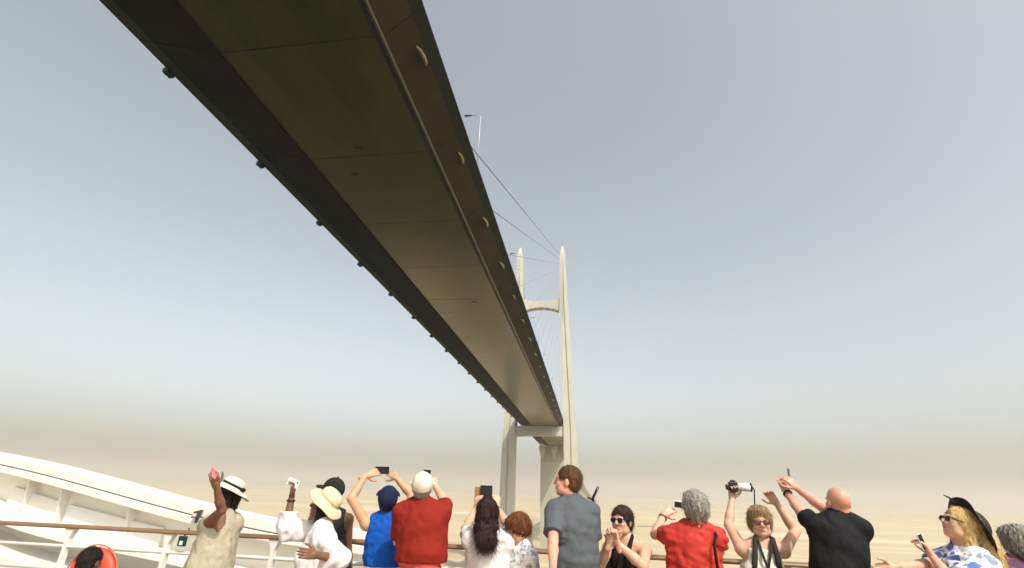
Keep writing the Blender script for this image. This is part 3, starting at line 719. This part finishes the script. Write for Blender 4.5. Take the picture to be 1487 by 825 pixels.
        for hj, kn, an in s.foot.values():
            f.cone(hj, kn, .082*sc, .055*sc, .04); f.cone(kn, an, .056*sc, .038*sc, .02); f.cone(an, an+s.ff*.15-np.array([0, 0, .035]), .038*sc, .03*sc, .02)
        parts = [(*f.mesh(), 0)]
        parts.append((*xf(HEAD, s.H, s.M, sc), 0))
        for sg_ in (-1, 1):
            for c_, r_, m_ in (((sg_*.031, .0775, .003), .0125, 1), ((sg_*.031, .0855, .003), .0066, 2)):
                v, q = sphere(np.array(c_), np.array([r_]*3)); parts.append((np.array(v)*sc@s.M.T+s.H, q, m_))
        for z_ in (-.0585, -.0665):
            mb = MB(); mb.tube([(-.022, .086, z_+.002), (-.008, .094, z_), (.008, .094, z_), (.022, .086, z_+.002)], [.002, .0052, .0052, .002], 6); parts.append((np.array(mb.v)*sc@s.M.T+s.H, mb.f, 3))
        for sd_, (sh, el, wr, fd, back, curl) in s.arm.items():
            (v, q), T = hand_parts(wr, fd, back, 1 if sd_ == 'R' else -1, curl, sc*.97); parts.append((v, q, 0))
        o = link('body', np_mesh('body', parts, [s.skin, eye_w, eye_d, lipm]), s.root); o.matrix_parent_inverse = s.Mi
        # shoes
        for hj, kn, an in s.foot.values():
            f = Field(an-.3, an+.3, .012); f.cone(an-s.ff*.03-np.array([0, 0, .03]), an+s.ff*.16-np.array([0, 0, .038]), .052*sc, .045*sc, .02); f.cut((0, 0, DZ+.004), (0, 0, -1)); v, q = f.mesh(); s.add('shoe', v, q, s.shoe_m)
        return s
    shoe_m = mat('shoe_leather', (.12, .1, .09), .5)
    def top(s, m, g=.016, sleeves=(.55, .55), hem=-.10, wr_=(.006, .11), flare=.0, name='shirt', vneck=None, sl_g=.018, boat=0, seed=5, tank=False, halter=False, fold=(.8, .8, 1.3), droop=False):
        sc = s.sc; lo, hi = s.bounds(.3); lo[2] = min(lo[2], s.Hp[2]+hem-.1); f = Field(lo, hi, .0105)
        s.torso(f, g)
        if not tank and not halter:
            for sh, sg_ in ((s.shR, 1), (s.shL, -1)): f.cone(sh-s.rt*sg_*.02-s.up*.07, s.Hp+s.rt*sg_*(s.hipr[0]-.05)+s.up*.08, .052+g*.5, .06+g, .05)
        if flare or hem < -.16: f.cone(s.Hp+s.up*.1, s.Hp+np.array([0, 0, hem-.1]), s.hipr[1]+g+.02, s.hipr[1]+g+.02+flare, .05); 
        if hem < -.16:
            for sg_ in (-1, 1): f.cone(s.Hp+s.rt*sg_*.06, s.Hp+s.rt*sg_*(.07+flare*.3)+np.array([0, 0, hem-.1]), s.hipr[1]+g, s.hipr[1]+g+flare, .05)
        for (sd_, t) in zip('RL', sleeves):
            sh, el, wr, *_r = s.arm[sd_]
            if t <= 0: continue
            if t <= 1: f.cone(sh, sh+(el-sh)*t, (.052+sl_g*.75)*sc, (.046+sl_g*1.1)*sc, .035)
            else:
                f.cone(sh, el, (.056+sl_g)*sc, (.048+sl_g*1.2)*sc, .04); f.cone(el, el+(wr-el)*(t-1), (.048+sl_g*1.2)*sc, (.042+sl_g*1.7)*sc, .03)
        if droop:
            el = s.arm['R'][1]; wr = s.arm['R'][2]; f.cone(el+(wr-el)*.2, el+(wr-el)*.1-np.array([0, 0, .10]), .045, .022, .04); f.cone(s.arm['R'][0], el-np.array([0, 0, .10]), .055, .025, .06)
        f.wrinkle(wr_[0]*.6, wr_[1]*1.9, seed, fold, True); f.wrinkle(wr_[0]*.35, wr_[1]*.8, seed+9, fold)
        for (sd_, t) in zip('RL', sleeves):
            sh, el, wr, *_r = s.arm[sd_]
            if t <= 0: continue
            a, b, u = (sh, el, t) if t <= 1 else (el, wr, t-1); d_ = (b-a)/np.linalg.norm(b-a); c_ = a+(b-a)*u
            # cut the rounded sleeve end flat and hollow it out a little
            rad = .16
            sl, P = f.sub(c_-rad, c_+rad)
            if sl is not None:
                q = P-c_; ax_ = q@d_; rr_ = np.linalg.norm(q-ax_[..., None]*d_, axis=-1)
                near = (rr_ < .11+sl_g)
                f.F[sl] = np.where(near & (ax_ > -.005) & (ax_ < .12), np.maximum(f.F[sl], ax_), f.F[sl])
        if not tank and not halter:
            for sd_, t in zip('RL', sleeves): pass
        nk0 = s.N+s.up*.035+s.T[:, 1]*.02; f.cone(nk0-s.up*.015, s.H, (.058+boat)*sc, .075*sc, .01, 'sub')
        if vneck:
            fr = s.T[:, 1]; f.cone(s.N+fr*.10+s.up*.03, s.N-s.up*vneck+fr*.19, .07, .05, .01, 'sub')
        if tank:
            for sh in (s.shR, s.shL):
                sg_ = 1 if sh is s.shR else -1
                f.ell(sh+s.rt*sg_*.025+s.up*.015, np.array([.062, .2, .12]), s.T, .012, 'sub')
        if halter:
            f.cut(s.N-s.up*.13*sc, s.up*1.0-s.T[:, 1]*.75)
        f.cut(s.Hp+np.array([0, 0, hem]), (0, 0, -1))
        v, q = f.mesh(); s.add(name, v, q, m)
    def pants(s, m, length=1.0, g=.018, name='trousers', waist=.1):
        sc = s.sc; P = np.array([p for t in s.foot.values() for p in t]+[s.Hp]); lo, hi = P.min(0)-.25, P.max(0)+.28; f = Field(lo, hi, .012)
        f.ell(s.Hp-s.up*.02, np.array([s.hipr[0]+g, s.hipr[1]+g, .15*sc+g]), s.T, .04)
        for hj, kn, an in s.foot.values():
            f.cone(hj, kn, (.084+g)*sc, (.062+g)*sc, .04)
            if length > .55: f.cone(kn, an+np.array([0, 0, .06]), (.062+g)*sc, (.048+g)*sc, .03)
        if waist > .1: f.ell(s.N-s.up*s.L*.66, np.array([s.belly[0]+.011, s.belly[1]+.011, .17*sc+.011]), s.T, .04)
        f.wrinkle(.004, .12, 4); f.cut(s.Hp+np.array([0, 0, waist]), (0, 0, 1))
        if length <= .55: f.cut(np.array([0, 0, s.foot['R'][1][2]+.03]), (0, 0, -1))
        v, q = f.mesh(); s.add(name, v, q, m)
    def hair(s, style, m, seed=1, capped=False): v, q = xf(hair_local(style, seed, capped), s.H, s.M, s.sc); n_ = 250 if capped else 1500; v, q = join2((v, q), strands(v, q, n_, .03 if style == 'short' else .05, seed)); s.add('hair', v, q, m)
    def local(s, name, vf, m, off=(0, 0, 0), rot=None):
        M = s.M if rot is None else s.M@rot; v, q = xf(vf, s.H+s.M@np.asarray(off)*s.sc, M, s.sc); return s.add(name, v, q, m)
    def cap(s, m, back=False, tiltx=0):
        d, b = cap_parts(); Mz = np.diag([-1., -1., 1.]) if back else np.eye(3)
        a = R(tiltx); Mx = np.array([[1, 0, 0], [0, math.cos(a), -math.sin(a)], [0, math.sin(a), math.cos(a)]])
        o = s.local('cap', d, m, (0, -.0, .0), Mx@Mz if back else Mx); v, q = xf(b, s.H, s.M@(Mx@Mz if back else Mx), s.sc); o2 = link('visor', np_mesh('visor', [(v, q, 0)], [m]), o); o2.matrix_parent_inverse = Matrix.Identity(4); o2.matrix_parent_inverse = Matrix.Translation((0, 0, 0)); return o
    def tube(s, name, pts, r_, m, n=8):
        mb = MB().tube(pts, r_, n); s.add(name, np.array(mb.v), mb.f, m)
    def collar(s, m, rr=.066):
        c_ = s.N+s.up*.028+s.T[:, 1]*.02; a, b = s.T[:, 0], s.T[:, 1]
        s.tube('collar', [c_+(rr*s.sc)*(a*math.cos(t)+b*math.sin(t))+s.up*(-.02*math.sin(t)) for t in np.linspace(0, 2*math.pi, 25)], .0085, m, 8)
    def watch(s, side, m, r_=.033):
        sh, el, wr, fd, *_r = s.arm[side]; d_ = (wr-el)/np.linalg.norm(wr-el); a = np.cross(d_, [0.2, .3, 1]); a /= np.linalg.norm(a); b = np.cross(d_, a); c_ = wr-d_*.035
        s.tube('wrist_watch', [c_+r_*(a*math.cos(t)+b*math.sin(t)) for t in np.linspace(0, 2*math.pi, 15)], .009, m, 6)

def rotx(a): a = R(a); return np.array([[1, 0, 0], [0, math.cos(a), -math.sin(a)], [0, math.sin(a), math.cos(a)]])
black_pl = mat('phone_black', (.012, .012, .013), .25); glassm = mat('lens_glass', (.02, .02, .03), .05); silver = mat('metal_silver', (.6, .6, .6), .3, metal=.6)
def phone(c, right, up, w_, h_, m, label, cat='phone', t=.009, name='phone', screen=None):
    """a phone or tablet: body plate, lens and dark screen on the far side"""
    right = np.asarray(right, float); right /= np.linalg.norm(right); up = np.asarray(up, float); up = up-right*(up@right); up /= np.linalg.norm(up); nrm = np.cross(right, up)
    o = empty(name, c); tag(o, label, cat)
    Mx = Matrix([[right[i], up[i], nrm[i], 0] for i in range(3)]+[[0, 0, 0, 1]]); o.matrix_world = Matrix.Translation(c)@Mx
    MB().box((-w_/2, -h_/2, -t/2), (w_/2, h_/2, t/2)).obj('case', m, o, bevel=.006)
    MB().box((-w_/2+.004, -h_/2+.006, t/2), (w_/2-.004, h_/2-.006, t/2+.0012)).obj('screen', screen or glassm, o)
    MB().tube([(-w_/2+.016, h_/2-.018, -t/2), (-w_/2+.016, h_/2-.018, -t/2-.003)], .008, 10).obj('lens', glassm, o)
    return o

# ---- the passengers
def build_people():
    G = 'passengers at the ship railing'
    # child in front of the lifebuoy
    p = Person('dark haired child standing in front of the red lifebuoy', 4.0, (131, 816), (131, 838), (133, 900), 5, 'brown', sw=.31, sc=.86, chest=(.115, .085), belly=(.11, .085), hipr=(.12, .095))
    p.body(); p.top(cloth('child_navy', (.03, .04, .10))); p.pants(cloth('child_shorts', (.2, .2, .22)), .5); p.hair('short', hairm('hair_black', (.012, .009, .008)), 3)

    # cream robe, sun hat, pink phone
    p = Person('person in a loose cream robe and pale sun hat raising a pink phone', 4.85, (331, 717), (326, 748), (296, 850), 66, 'brown', sw=.31, head_yaw=132, head_pitch=10, chest=(.145, .11), belly=(.15, .12), hipr=(.165, .13), bust=.06)
    wr, fd = p.set_arm('L', (322, 741), (314, 706), False, False, fdir=None, curl=.45)
    p.set_arm('R', (290, 795), (285, 835), True, True)
    p.body(); cr = cloth('robe_cream', (.38, .335, .25), .03)
    p.top(cr, .02, (1.9, .12), -.62, (.010, .12), .08, 'robe', None, .02, .01, 11, fold=(1.2, 1.2, .25))
    p.pants(cr, 1.); p.hair('bob', hairm('hair_dark_brown', (.022, .013, .009)), 4)
    ht = hat_local(.095, .095, .03, 2, .105, .006)
    tl = rotx(14)
    h_ = p.local('sun_hat', ht, cloth('hat_ivory', (.62, .56, .45)), (0, -.015, .062), tl)
    p.local('hat_band', band_local(.1075, .004, .03), cloth('band_black', (.02, .018, .016)), (0, -.015, .062), tl)
    v, q = sphere((0, 0, 0), np.array([.03, .03, .018])); p.local('hat_bow', (np.array(v), q), MATS['band_black'], tuple(np.array([0, -.015, .062])+tl@np.array([-.05, -.095, .022])))
    c = wr+fd*.10+np.array([0, -.015, .03]); phone(c, (-.75, .3, .3), (.25, -.1, 1), .12, .075, mat('phone_pink', (.75, .28, .27), .5), 'pink phone held up beside the pale sun hat')

    # white robe, floppy straw hat
    p = Person('woman in a white robe and floppy straw hat with one arm raised', 4.7, (469, 735), (468, 763), (458, 866), 120, 'brown', sw=.39, head_yaw=100, head_pitch=14, chest=(.155, .12), belly=(.165, .13), hipr=(.175, .135), bust=.085)
    wr, fd = p.set_arm('R', (402, 762), (424, 719), False, True, curl=.5)
    p.set_arm('L', (494, 812), (458, 806), False, False, curl=.4)
    p.body(); wh = cloth('robe_white', (.66, .65, .66), .03)
    p.top(wh, .03, (1.5, 1.55), -.55, (.011, .11),   .08, 'robe', .15, .024, .012, 21, fold=(1.1, 1.1, .4), droop=True)
    p.pants(wh, 1.); p.hair('long', hairm('hair_black', (.012, .009, .008)), 6)
    p.local('straw_hat', hat_local(.10, .075, .05, 5, .108, .016), mat('straw', (.66, .54, .34), .8, .15, 60., .4, 150.), (0, -.035, .062), rotx(26))
    p.local('hat_band', band_local(.111, .002, .022), cloth('band_tan', (.50, .36, .20)), (0, -.035, .062), rotx(26))
    p.watch('R', black_pl)
    c = wr+fd*.10+np.array([.0, -.02, .02]); phone(c, (-.9, .1, .25), (.2, 0, 1), .135, .072, mat('phone_white', (.78, .77, .78), .4), 'white phone in the raised hand of the woman in the straw hat')

    # black cap behind
    p = Person('bare armed person in a black cap behind the woman in the straw hat', 5.12, (481, 714), (481, 742), (482, 850), 26, 'brown', sw=.36, head_yaw=85, head_pitch=8, chest=(.118, .1), belly=(.115, .1), hipr=(.13, .11))
    p.set_arm('R', (505, 795), (508, 836), True, True); p.set_arm('L', (462, 800), None, True, True)
    p.body(); p.top(cloth('tank_black', (.02, .02, .022)), .012, (0, 0), -.1, tank=True); p.pants(cloth('shorts_dark', (.04, .04, .05)), .5)
    p.hair('short', MATS['hair_black'], 8, True); p.cap(cloth('cap_black', (.02, .021, .016)), False, 6)

    # blue sleeveless top
    p = Person('man in a bright blue sleeveless top and navy cap holding a phone high', 4.9, (563, 726), (561, 750), (556, 840), 12, 'tan', sw=.40, head_yaw=22, head_pitch=22, chest=(.165, .12), belly=(.17, .125), hipr=(.17, .125))
    wl, fl_ = p.set_arm('L', (509, 722), (531, 691), True, True, fdir=(.75, .3, .35), curl=.45); wr2, fr2 = p.set_arm('R', (598, 719), (575, 694), True, True, fdir=(-.7, .3, .45), curl=.45)
    p.body(); p.top(cloth('tank_blue', (.008, .075, .36)), .016, (0, 0), .10, (.007, .12), tank=True, seed=31); p.pants(cloth('shorts_white', (.68, .66, .62), .04), .5, waist=.16)
    p.hair('short', hairm('hair_dark', (.03, .017, .011)), 9, True); p.cap(cloth('cap_navy', (.012, .02, .05)), False, 10)
    c = at_y(555, 683, (wl[1]+wr2[1])/2+.05); phone(c, (1, .05, .02), (0, -.2, 1), .15, .072, black_pl, 'black phone held sideways above the navy cap')

    # red T-shirt
    p = Person('broad man in a brick red T-shirt and cream cap seen from behind', 4.55, (613, 708), (613, 730), (611, 840), 8, 'fair', sw=.41, head_pitch=14, head_yaw=16, chest=(.19, .135), belly=(.19, .15), hipr=(.185, .145))
    wr, fd = p.set_arm('R', (647, 730), (631, 704), True, True, fdir=(-.4, .5, .6), curl=.6); p.set_arm('L', (578, 786), (596, 770), True, True, curl=.5)
    p.body(); p.top(cloth('tee_red', (.21, .018, .012), .08), .018, (.72, .85), .13, (.006, .14), seed=41, sl_g=.025); p.pants(cloth('shorts_coral', (.50, .085, .075)), .5, waist=.18)
    p.collar(MATS['tee_red']); p.hair('short', hairm('hair_grey', (.22, .21, .2)), 10, True); p.cap(cloth('cap_cream', (.56, .53, .44), .05), False, 10)
    c = at_y(620, 687, wr[1]+.05); phone(c, (1, 0, 0), (0, -.1, 1), .075, .06, black_pl, 'small black camera held over the cream cap', 'camera', t=.03, name='compact_camera')

    # long dark hair, white T-shirt, tablet
    p = Person('woman with long dark hair and white T-shirt holding up a tablet', 4.7, (708, 745), (709, 771), (708, 860), -3, 'fair', sw=.37, head_pitch=10, chest=(.14, .105), belly=(.14, .105), hipr=(.16, .12))
    wl, fl_ = p.set_arm('L', (676, 768), (692, 737), True, True, fdir=(.1, .3, .95), curl=.5); wr, fr_ = p.set_arm('R', (739, 766), (721, 737), True, True, fdir=(-.1, .3, .95), curl=.5)
    p.body(); p.top(cloth('tee_white', (.66, .63, .63), .03), .016, (.62, .62), -.12, (.006, .11), seed=51); p.pants(cloth('jeans_blue', (.06, .09, .16)), 1.)
    hb = hairm('hair_brown_black', (.026, .012, .009)); p.hair('bob', hb, 12)
    a0 = p.H+np.array([0, -.06, .03]); f = Field(p.H-np.array([.25, .3, .55]), p.H+np.array([.25, .25, .2]), .006)
    tip = at_y(706, 786, p.Y-.17)
    f.cone(a0, p.H+np.array([0, -.085, -.13]), .078, .085, .03); f.cone(p.H+np.array([-.02, -.09, -.12]), tip+np.array([-.03, 0, 0]), .07, .06, .03); f.cone(p.H+np.array([.02, -.09, -.12]), tip+np.array([.035, .01, .01]), .07, .06, .03)
    f.cone(p.H+np.array([.05, -.07, -.1]), tip+np.array([.07, .02, .1]), .05, .03, .02)
    f.wrinkle(.006, .035, 3, (1.4, 1.4, .18)); f.wrinkle(.003, .014, 5, (1.4, 1.4, .15)); f.wrinkle(.006, .1, 6)
    v, q = f.mesh(); v, q = join2((v, q), strands(v, q, 2200, .09, 3)); p.add('long_hair', v, q, hb)
    c = at_y(706, 721, wl[1]+.04); tb = phone(c, (1, 0, 0), (0, -.12, 1), .125, .205, black_pl, 'black tablet with tan cover held above the long dark hair', 'tablet', name='tablet')
    mb = MB(); mb.box((-.128, -.085, -.006), (-.068, .085, .004)); o = mb.obj('cover_flap', mat('leather_tan', (.42, .22, .08), .6), tb, bevel=.003); o.rotation_euler = (0, R(-12), 0)

    # boy with auburn hair
    p = Person('auburn haired boy looking down beside the woman with the tablet', 4.72, (752, 768), (757, 792), (758, 880), 128, 'fair', sw=.33, head_yaw=118, head_pitch=-22, sc=.93, chest=(.125, .095), belly=(.12, .09), hipr=(.13, .1))
    p.set_arm('R', (737, 838), (724, 812), True, False, fdir=(-.9, .1, .45), back=(0, -1, .3), curl=.25); p.set_arm('L', (777, 850), None, True, True)
    p.body(); p.top(voro_mat('shirt_grey_print', (.70, .72, .74), (.35, .36, .42), (.20, .20, .26), 22., .42), .016, (.65, .65), -.1, (.006, .1), seed=61); p.pants(cloth('shorts_khaki', (.3, .26, .18)), .5)
    p.hair('mop', hairm('hair_auburn', (.13, .048, .016)), 14)

    # tall man in grey
    p = Person('tall man in a slate grey T-shirt looking left in profile', 4.45, (824, 699), (831, 728), (836, 850), 22, 'pink', sw=.36, head_yaw=84, head_pitch=6, chest=(.178, .125), belly=(.165, .13), hipr=(.17, .13))
    p.set_arm('L', (803, 786), (803, 828), False, False, curl=.5); wr, fd = p.set_arm('R', (862, 792), (852, 752), True, True, fdir=(.1, .3, .9), curl=.9)
    p.body(); p.top(cloth('tee_slate', (.085, .095, .11), .06), .018, (.78, .78), -.14, (.006, .15), seed=71, sl_g=.026); p.pants(cloth('shorts_stone', (.5, .47, .4)), .5)
    p.collar(MATS['tee_slate']); p.hair('short', hairm('hair_brown', (.085, .042, .02)), 15)
    # selfie stick
    a = wr+np.array([0, .03, -.05]); b = at_y(868, 742, wr[1]+.03); c = at_y(861, 726, wr[1]+.03); d = at_y(869, 707, wr[1]+.02)
    st = empty('selfie_stick', a); tag(st, 'thin black selfie stick rising behind the grey T-shirt shoulder', 'selfie stick')
    SI = Matrix.Translation(-Vector(a))
    for nm, mb in (('handle', MB().tube([a, (a+b)/2, b], [.016, .014, .012], 8)), ('rod', MB().tube([b, c], [.010, .010], 8)), ('clamp', MB().tube([c, c+np.array([.0, 0, .015]), d], [.014, .012, .012], 8)), ('hook', MB().tube([at_y(853, 722, wr[1]+.03), c], [.007, .009], 6))):
        o = mb.obj(nm, black_pl, st, True); o.matrix_parent_inverse = SI

    # woman in black halter
    p = Person('woman in a black halter top and round sunglasses with hands at her chin', 4.95, (903, 757), (910, 785), (908, 880), 158, 'fair', sw=.37, head_yaw=150, head_pitch=6, chest=(.145, .11), belly=(.145, .11), hipr=(.16, .12), bust=.085)
    wl, fd = p.set_arm('L', (934, 822), (897, 790), False, False, fdir=(-.3, -.1, .9), curl=.7); wr, _ = p.set_arm('R', (873, 818), (884, 787), False, False, fdir=(.3, -.1, .9), curl=.8)
    p.body(); hbk = cloth('halter_black', (.014, .010, .011)); p.top(hbk, .012, (0, 0), -.1, (.004, .1), tank=True, seed=81, halter=True)
    for sg_ in (-1, 1):
        fr = p.T[:, 1]; p.tube('halter_strap', [p.N-p.up*.2+fr*(p.chest[1]+.035)+p.rt*sg_*.06, p.N-p.up*.06+fr*.105+p.rt*sg_*.055, p.N+p.up*.035+fr*.03+p.rt*sg_*.06, p.N+p.up*.05-fr*.05+p.rt*sg_*.03], [.03, .022, .016, .012], hbk)
    p.pants(cloth('skirt_dark', (.05, .04, .05)), .5); p.hair('bun', hairm('hair_dark', (.03, .017, .011)), 17); p.local('sunglasses', glasses_local(), black_pl)
    c = at_y(890, 771, wl[1]); v, q = sphere((0, 0, 0), np.array([.045, .03, .02])); mb = MB().raw([tuple(x) for x in v], q); o = link('snack', mesh('snack', mb.v, mb.f, mat('bread_crust', (.36, .17, .08), .8, .3, 30., .4, 60.), True)); o.location = c; o.rotation_euler = (0, R(25), 0); tag(o, 'piece of brown bread held to the mouth of the halter top woman', 'bread')

    # grey hair, red blouse
    p = Person('short grey haired person in a bright red blouse photographing with a phone', 4.75, (1009, 738), (1009, 765), (1006, 860), -4, 'fair', sw=.40, head_yaw=10, head_pitch=6, chest=(.155, .115), belly=(.165, .125), hipr=(.17, .125))
    wl, fl_ = p.set_arm('L', (951, 776), (964, 748), True, True, fdir=(.75, .3, .5), curl=.4); p.set_arm('R', (1045, 800), (1030, 770), True, True, curl=.6)
    p.body(); p.top(cloth('blouse_red', (.40, .035, .025), .15, .5), .022, (.42, .5), -.12, (.010, .10), seed=91, sl_g=.024, boat=.02); p.pants(cloth('trousers_beige', (.42, .36, .27)), 1.)
    p.hair('thick', hairm('hair_silver', (.26, .245, .215)), 19); p.watch('L', mat('watch_dark_gold', (.12, .08, .03), .4))
    sh = p.shR; fr = p.T[:, 1]
    p.tube('bag_strap', [p.N-p.up*.2+fr*.17+p.rt*.1, sh+p.up*.085-p.rt*.05+fr*.02, sh+p.up*.02-fr*.10-p.rt*.02, at_y(1037, 790, p.Y-.16), at_y(1043, 832, p.Y-.17)], [.012]*5, cloth('strap_black', (.018, .015, .014)))
    c = at_y(987, 733, wl[1]+.02); phone(c, (1, .1, -.12), (.05, -.05, 1), .105, .062, mat('phone_white', (.78, .77, .78), .4), 'phone with white edge in front of the grey haired person', screen=black_pl)
    c2 = c+np.array([.004, -.008, 0]); 

    # woman with camera overhead, facing us
    p = Person('woman in a sage green halter dress facing back with a camera raised overhead', 5.0, (1104, 759), (1107, 785), (1108, 880), 176, 'fair', sw=.37, head_yaw=170, head_pitch=4, chest=(.15, .11), belly=(.155, .115), hipr=(.165, .12), bust=.085)
    wr, fr_ = p.set_arm('R', (1058, 762), (1063, 724), True, True, fdir=(.1, -.1, 1), curl=.7); wl, fl_ = p.set_arm('L', (1155, 772), (1127, 730), True, True, fdir=(-.55, -.1, .8), curl=.5)
    p.body(); p.top(voro_mat('dress_sage', (.52, .58, .46), (.24, .34, .24), (.70, .72, .62), 30., .5), .014, (0, 0), -.4, (.006, .1), .06, 'dress', .02, tank=True, seed=101, halter=True)
    for sg_ in (-1, 1):
        fr = p.T[:, 1]; p.tube('halter_strap', [p.N-p.up*.24+fr*(p.chest[1]+.05)+p.rt*sg_*.10, p.N-p.up*.1+fr*.125+p.rt*sg_*.085, p.N+p.up*.02+fr*.06+p.rt*sg_*.07, p.N+p.up*.05-fr*.04+p.rt*sg_*.04], [.024, .022, .018, .012], cloth('trim_dark', (.035, .03, .028)))
        p.tube('neckline_trim', [p.N+p.up*.02+fr*.07+p.rt*sg_*.055, p.N-p.up*.10+fr*.14+p.rt*sg_*.03, p.N-p.up*.2+fr*(p.chest[1]+.075)], [.010, .010, .010], MATS['trim_dark'])
    p.pants(cloth('leggings', (.1, .1, .1)), 1.); p.hair('mop', hairm('hair_light_brown', (.26, .165, .09)), 22); p.local('sunglasses', glasses_local(), mat('shades_brown', (.12, .06, .05), .2))
    c = at_y(1064, 707, wr[1]-.02); cm = empty('camera_with_lens', c); tag(cm, 'black camera with a pale silver lens raised over the sage green dress', 'camera')
    mb = MB(); mb.box((-.035, -.035, -.05), (.04, .035, .045)); mb.box((-.015, -.03, .044), (.025, .03, .062)); mb.box((-.066, -.03, -.03), (-.034, .02, .02)); mb.obj('camera_body', black_pl, cm, bevel=.008)
    MB().tube([(.04, 0, 0), (.09, 0, .0), (.10, 0, 0), (.155, 0, 0)], [.034, .034, .038, .038], 18).obj('lens', mat('lens_white', (.74, .74, .74), .35), cm, True)
    MB().tube([(.154, 0, 0), (.17, 0, 0)], [.039, .040], 18).obj('lens_hood', black_pl, cm, True)
    e = at_y(1096, 740, wr[1]-.02)-c; MB().tube([(.15, -.03, .03), (.185, -.03, -.02), e*.7+np.array([.05, -.03, 0]), e], .006, 6).obj('neck_strap', MATS['strap_black'], cm, True)

    # bald man in black
    p = Person('bald man in a black T-shirt stretching both arms out with a phone', 4.6, (1217, 730), (1219, 752), (1218, 850), 4, 'pink', sw=.37, head_yaw=6, head_pitch=8, chest=(.165, .13), belly=(.165, .14), hipr=(.165, .14))
    wl, fl_ = p.set_arm('L', (1163, 744), (1141, 713), True, True, fdir=(0, .4, .9), curl=.45); wr, fr_ = p.set_arm('R', (1196, 738), (1157, 709), True, True, fdir=(-.5, .3, .75), curl=.5)
    p.body(); tb = cloth('tee_black', (.013, .013, .015), .1, .75); p.top(tb, .02, (.55, .62), -.14, (.006, .14), seed=111, sl_g=.026); p.pants(cloth('shorts_sand', (.45, .40, .3)), .5)
    p.collar(tb); p.watch('L', black_pl)
    c = at_y(1146, 692, wl[1]+.02); phone(c, (.45, .9, .1), (.08, .0, 1), .078, .14, mat('phone_grey', (.06, .055, .05), .3), 'dark phone seen edge on in the hands of the bald man')

    # blond woman in black hat
    p = Person('blond woman in a blue floral blouse and wide black hat looking up', 4.45, (1394, 762), (1404, 801), (1405, 900), 96, 'fair', sw=.38, head_yaw=92, head_pitch=24, chest=(.15, .115), belly=(.155, .12), hipr=(.165, .125), bust=.085)
    p.set_arm('R', (1336, 822), (1296, 824), False, False, fdir=(-1, 0, -.2), curl=.3); wl, fl_ = p.set_arm('L', (1385, 848), (1354, 808), False, True, fdir=(-.35, .1, .9), curl=.6)
    p.body(); p.top(voro_mat('blouse_blue_floral', (.74, .76, .80), (.08, .15, .45), (.25, .30, .40), 15., .5), .024, (.6, .7), -.14, (.009, .1), seed=121, sl_g=.024); p.pants(cloth('trousers_white', (.7, .7, .68)), 1.)
    bl = hairm('hair_blond', (.60, .42, .17), .35); p.hair('long', bl, 25)
    f = Field(p.H-.45, p.H+.3, .0065); bk = -p.fw
    f.cone(p.H+np.array([0, 0, .0])+bk*.07, p.H+bk*.12-np.array([0, .02, .16]), .07, .075, .03); f.cone(p.H+bk*.12-np.array([0, .02, .15]), p.H+bk*.17-np.array([0, .03, .27]), .07, .04, .03); f.wrinkle(.007, .04, 7, (1.3, 1.3, .25)); f.wrinkle(.003, .015, 8, (1.4, 1.4, .2)); v, q = f.mesh(); v, q = join2((v, q), strands(v, q, 1600, .07, 4)); p.add('loose_hair', v, q, bl)
    hm_ = mat('hat_black_straw', (.010, .008, .008), .6, .3, 50., .4, 120.)
    p.local('wide_hat', hat_local(.075, .085, .015, 9, .105, .012), hm_, (0, -.085, .035), rotx(52))
    p.local('sunglasses', glasses_local(), black_pl)
    a_ = p.H+p.M@np.array([0, .06, .14]); p.tube('hat_ribbon', [a_, a_+np.array([-.02, 0, .03]), a_+np.array([-.055, 0, .05])], [.014, .007, .003], hm_, 6)
    c = wl+fl_*.10+np.array([-.01, -.01, .0]); phone(c, (.6, .5, .1), (-.2, 0, 1), .07, .11, mat('phone_silver', (.55, .52, .46), .35), 'pale phone in the hand of the blond woman')

    # grey haired person beside the black hat
    p = Person('curly grey haired person in a plum shirt behind the blond woman', 4.7, (1480, 792), (1482, 818), (1484, 920), 10, 'pink', sw=.40, chest=(.15, .115))
    p.set_arm('L', (1448, 860), None, False, True)
    p.body(); p.top(cloth('shirt_plum', (.10, .05, .09)), .018, (.7, .7), -.12, seed=131); p.pants(cloth('trousers_grey', (.2, .2, .2)), 1.); p.hair('thick', hairm('hair_ash', (.24, .23, .19), .5), 28)
build_people()

# low pipeline trestle on the far desert
tr = empty('pipe_trestle', at_z(962, 770, 2.0)); tag(tr, 'thin dark pipe on posts crossing the sand beyond the canal', 'pipeline')
bx = np.array(tr.location); TI = Matrix.Translation(-Vector(bx))
o = MB().tube([bx+np.array([-28, 0, 3]), bx+np.array([30, 0, 3])], .35, 6).obj('pipe', mat('pipe_rust', (.16, .11, .07), .7), tr, True); o.matrix_parent_inverse = TI
for i in range(5):
    q = bx+np.array([-24+12*i, 0, 0]); o = MB().box(q+np.array([-.3, -.3, -1]), q+np.array([.3, .3, 2.8])).obj('post', MATS['pipe_rust'], tr); o.matrix_parent_inverse = TI
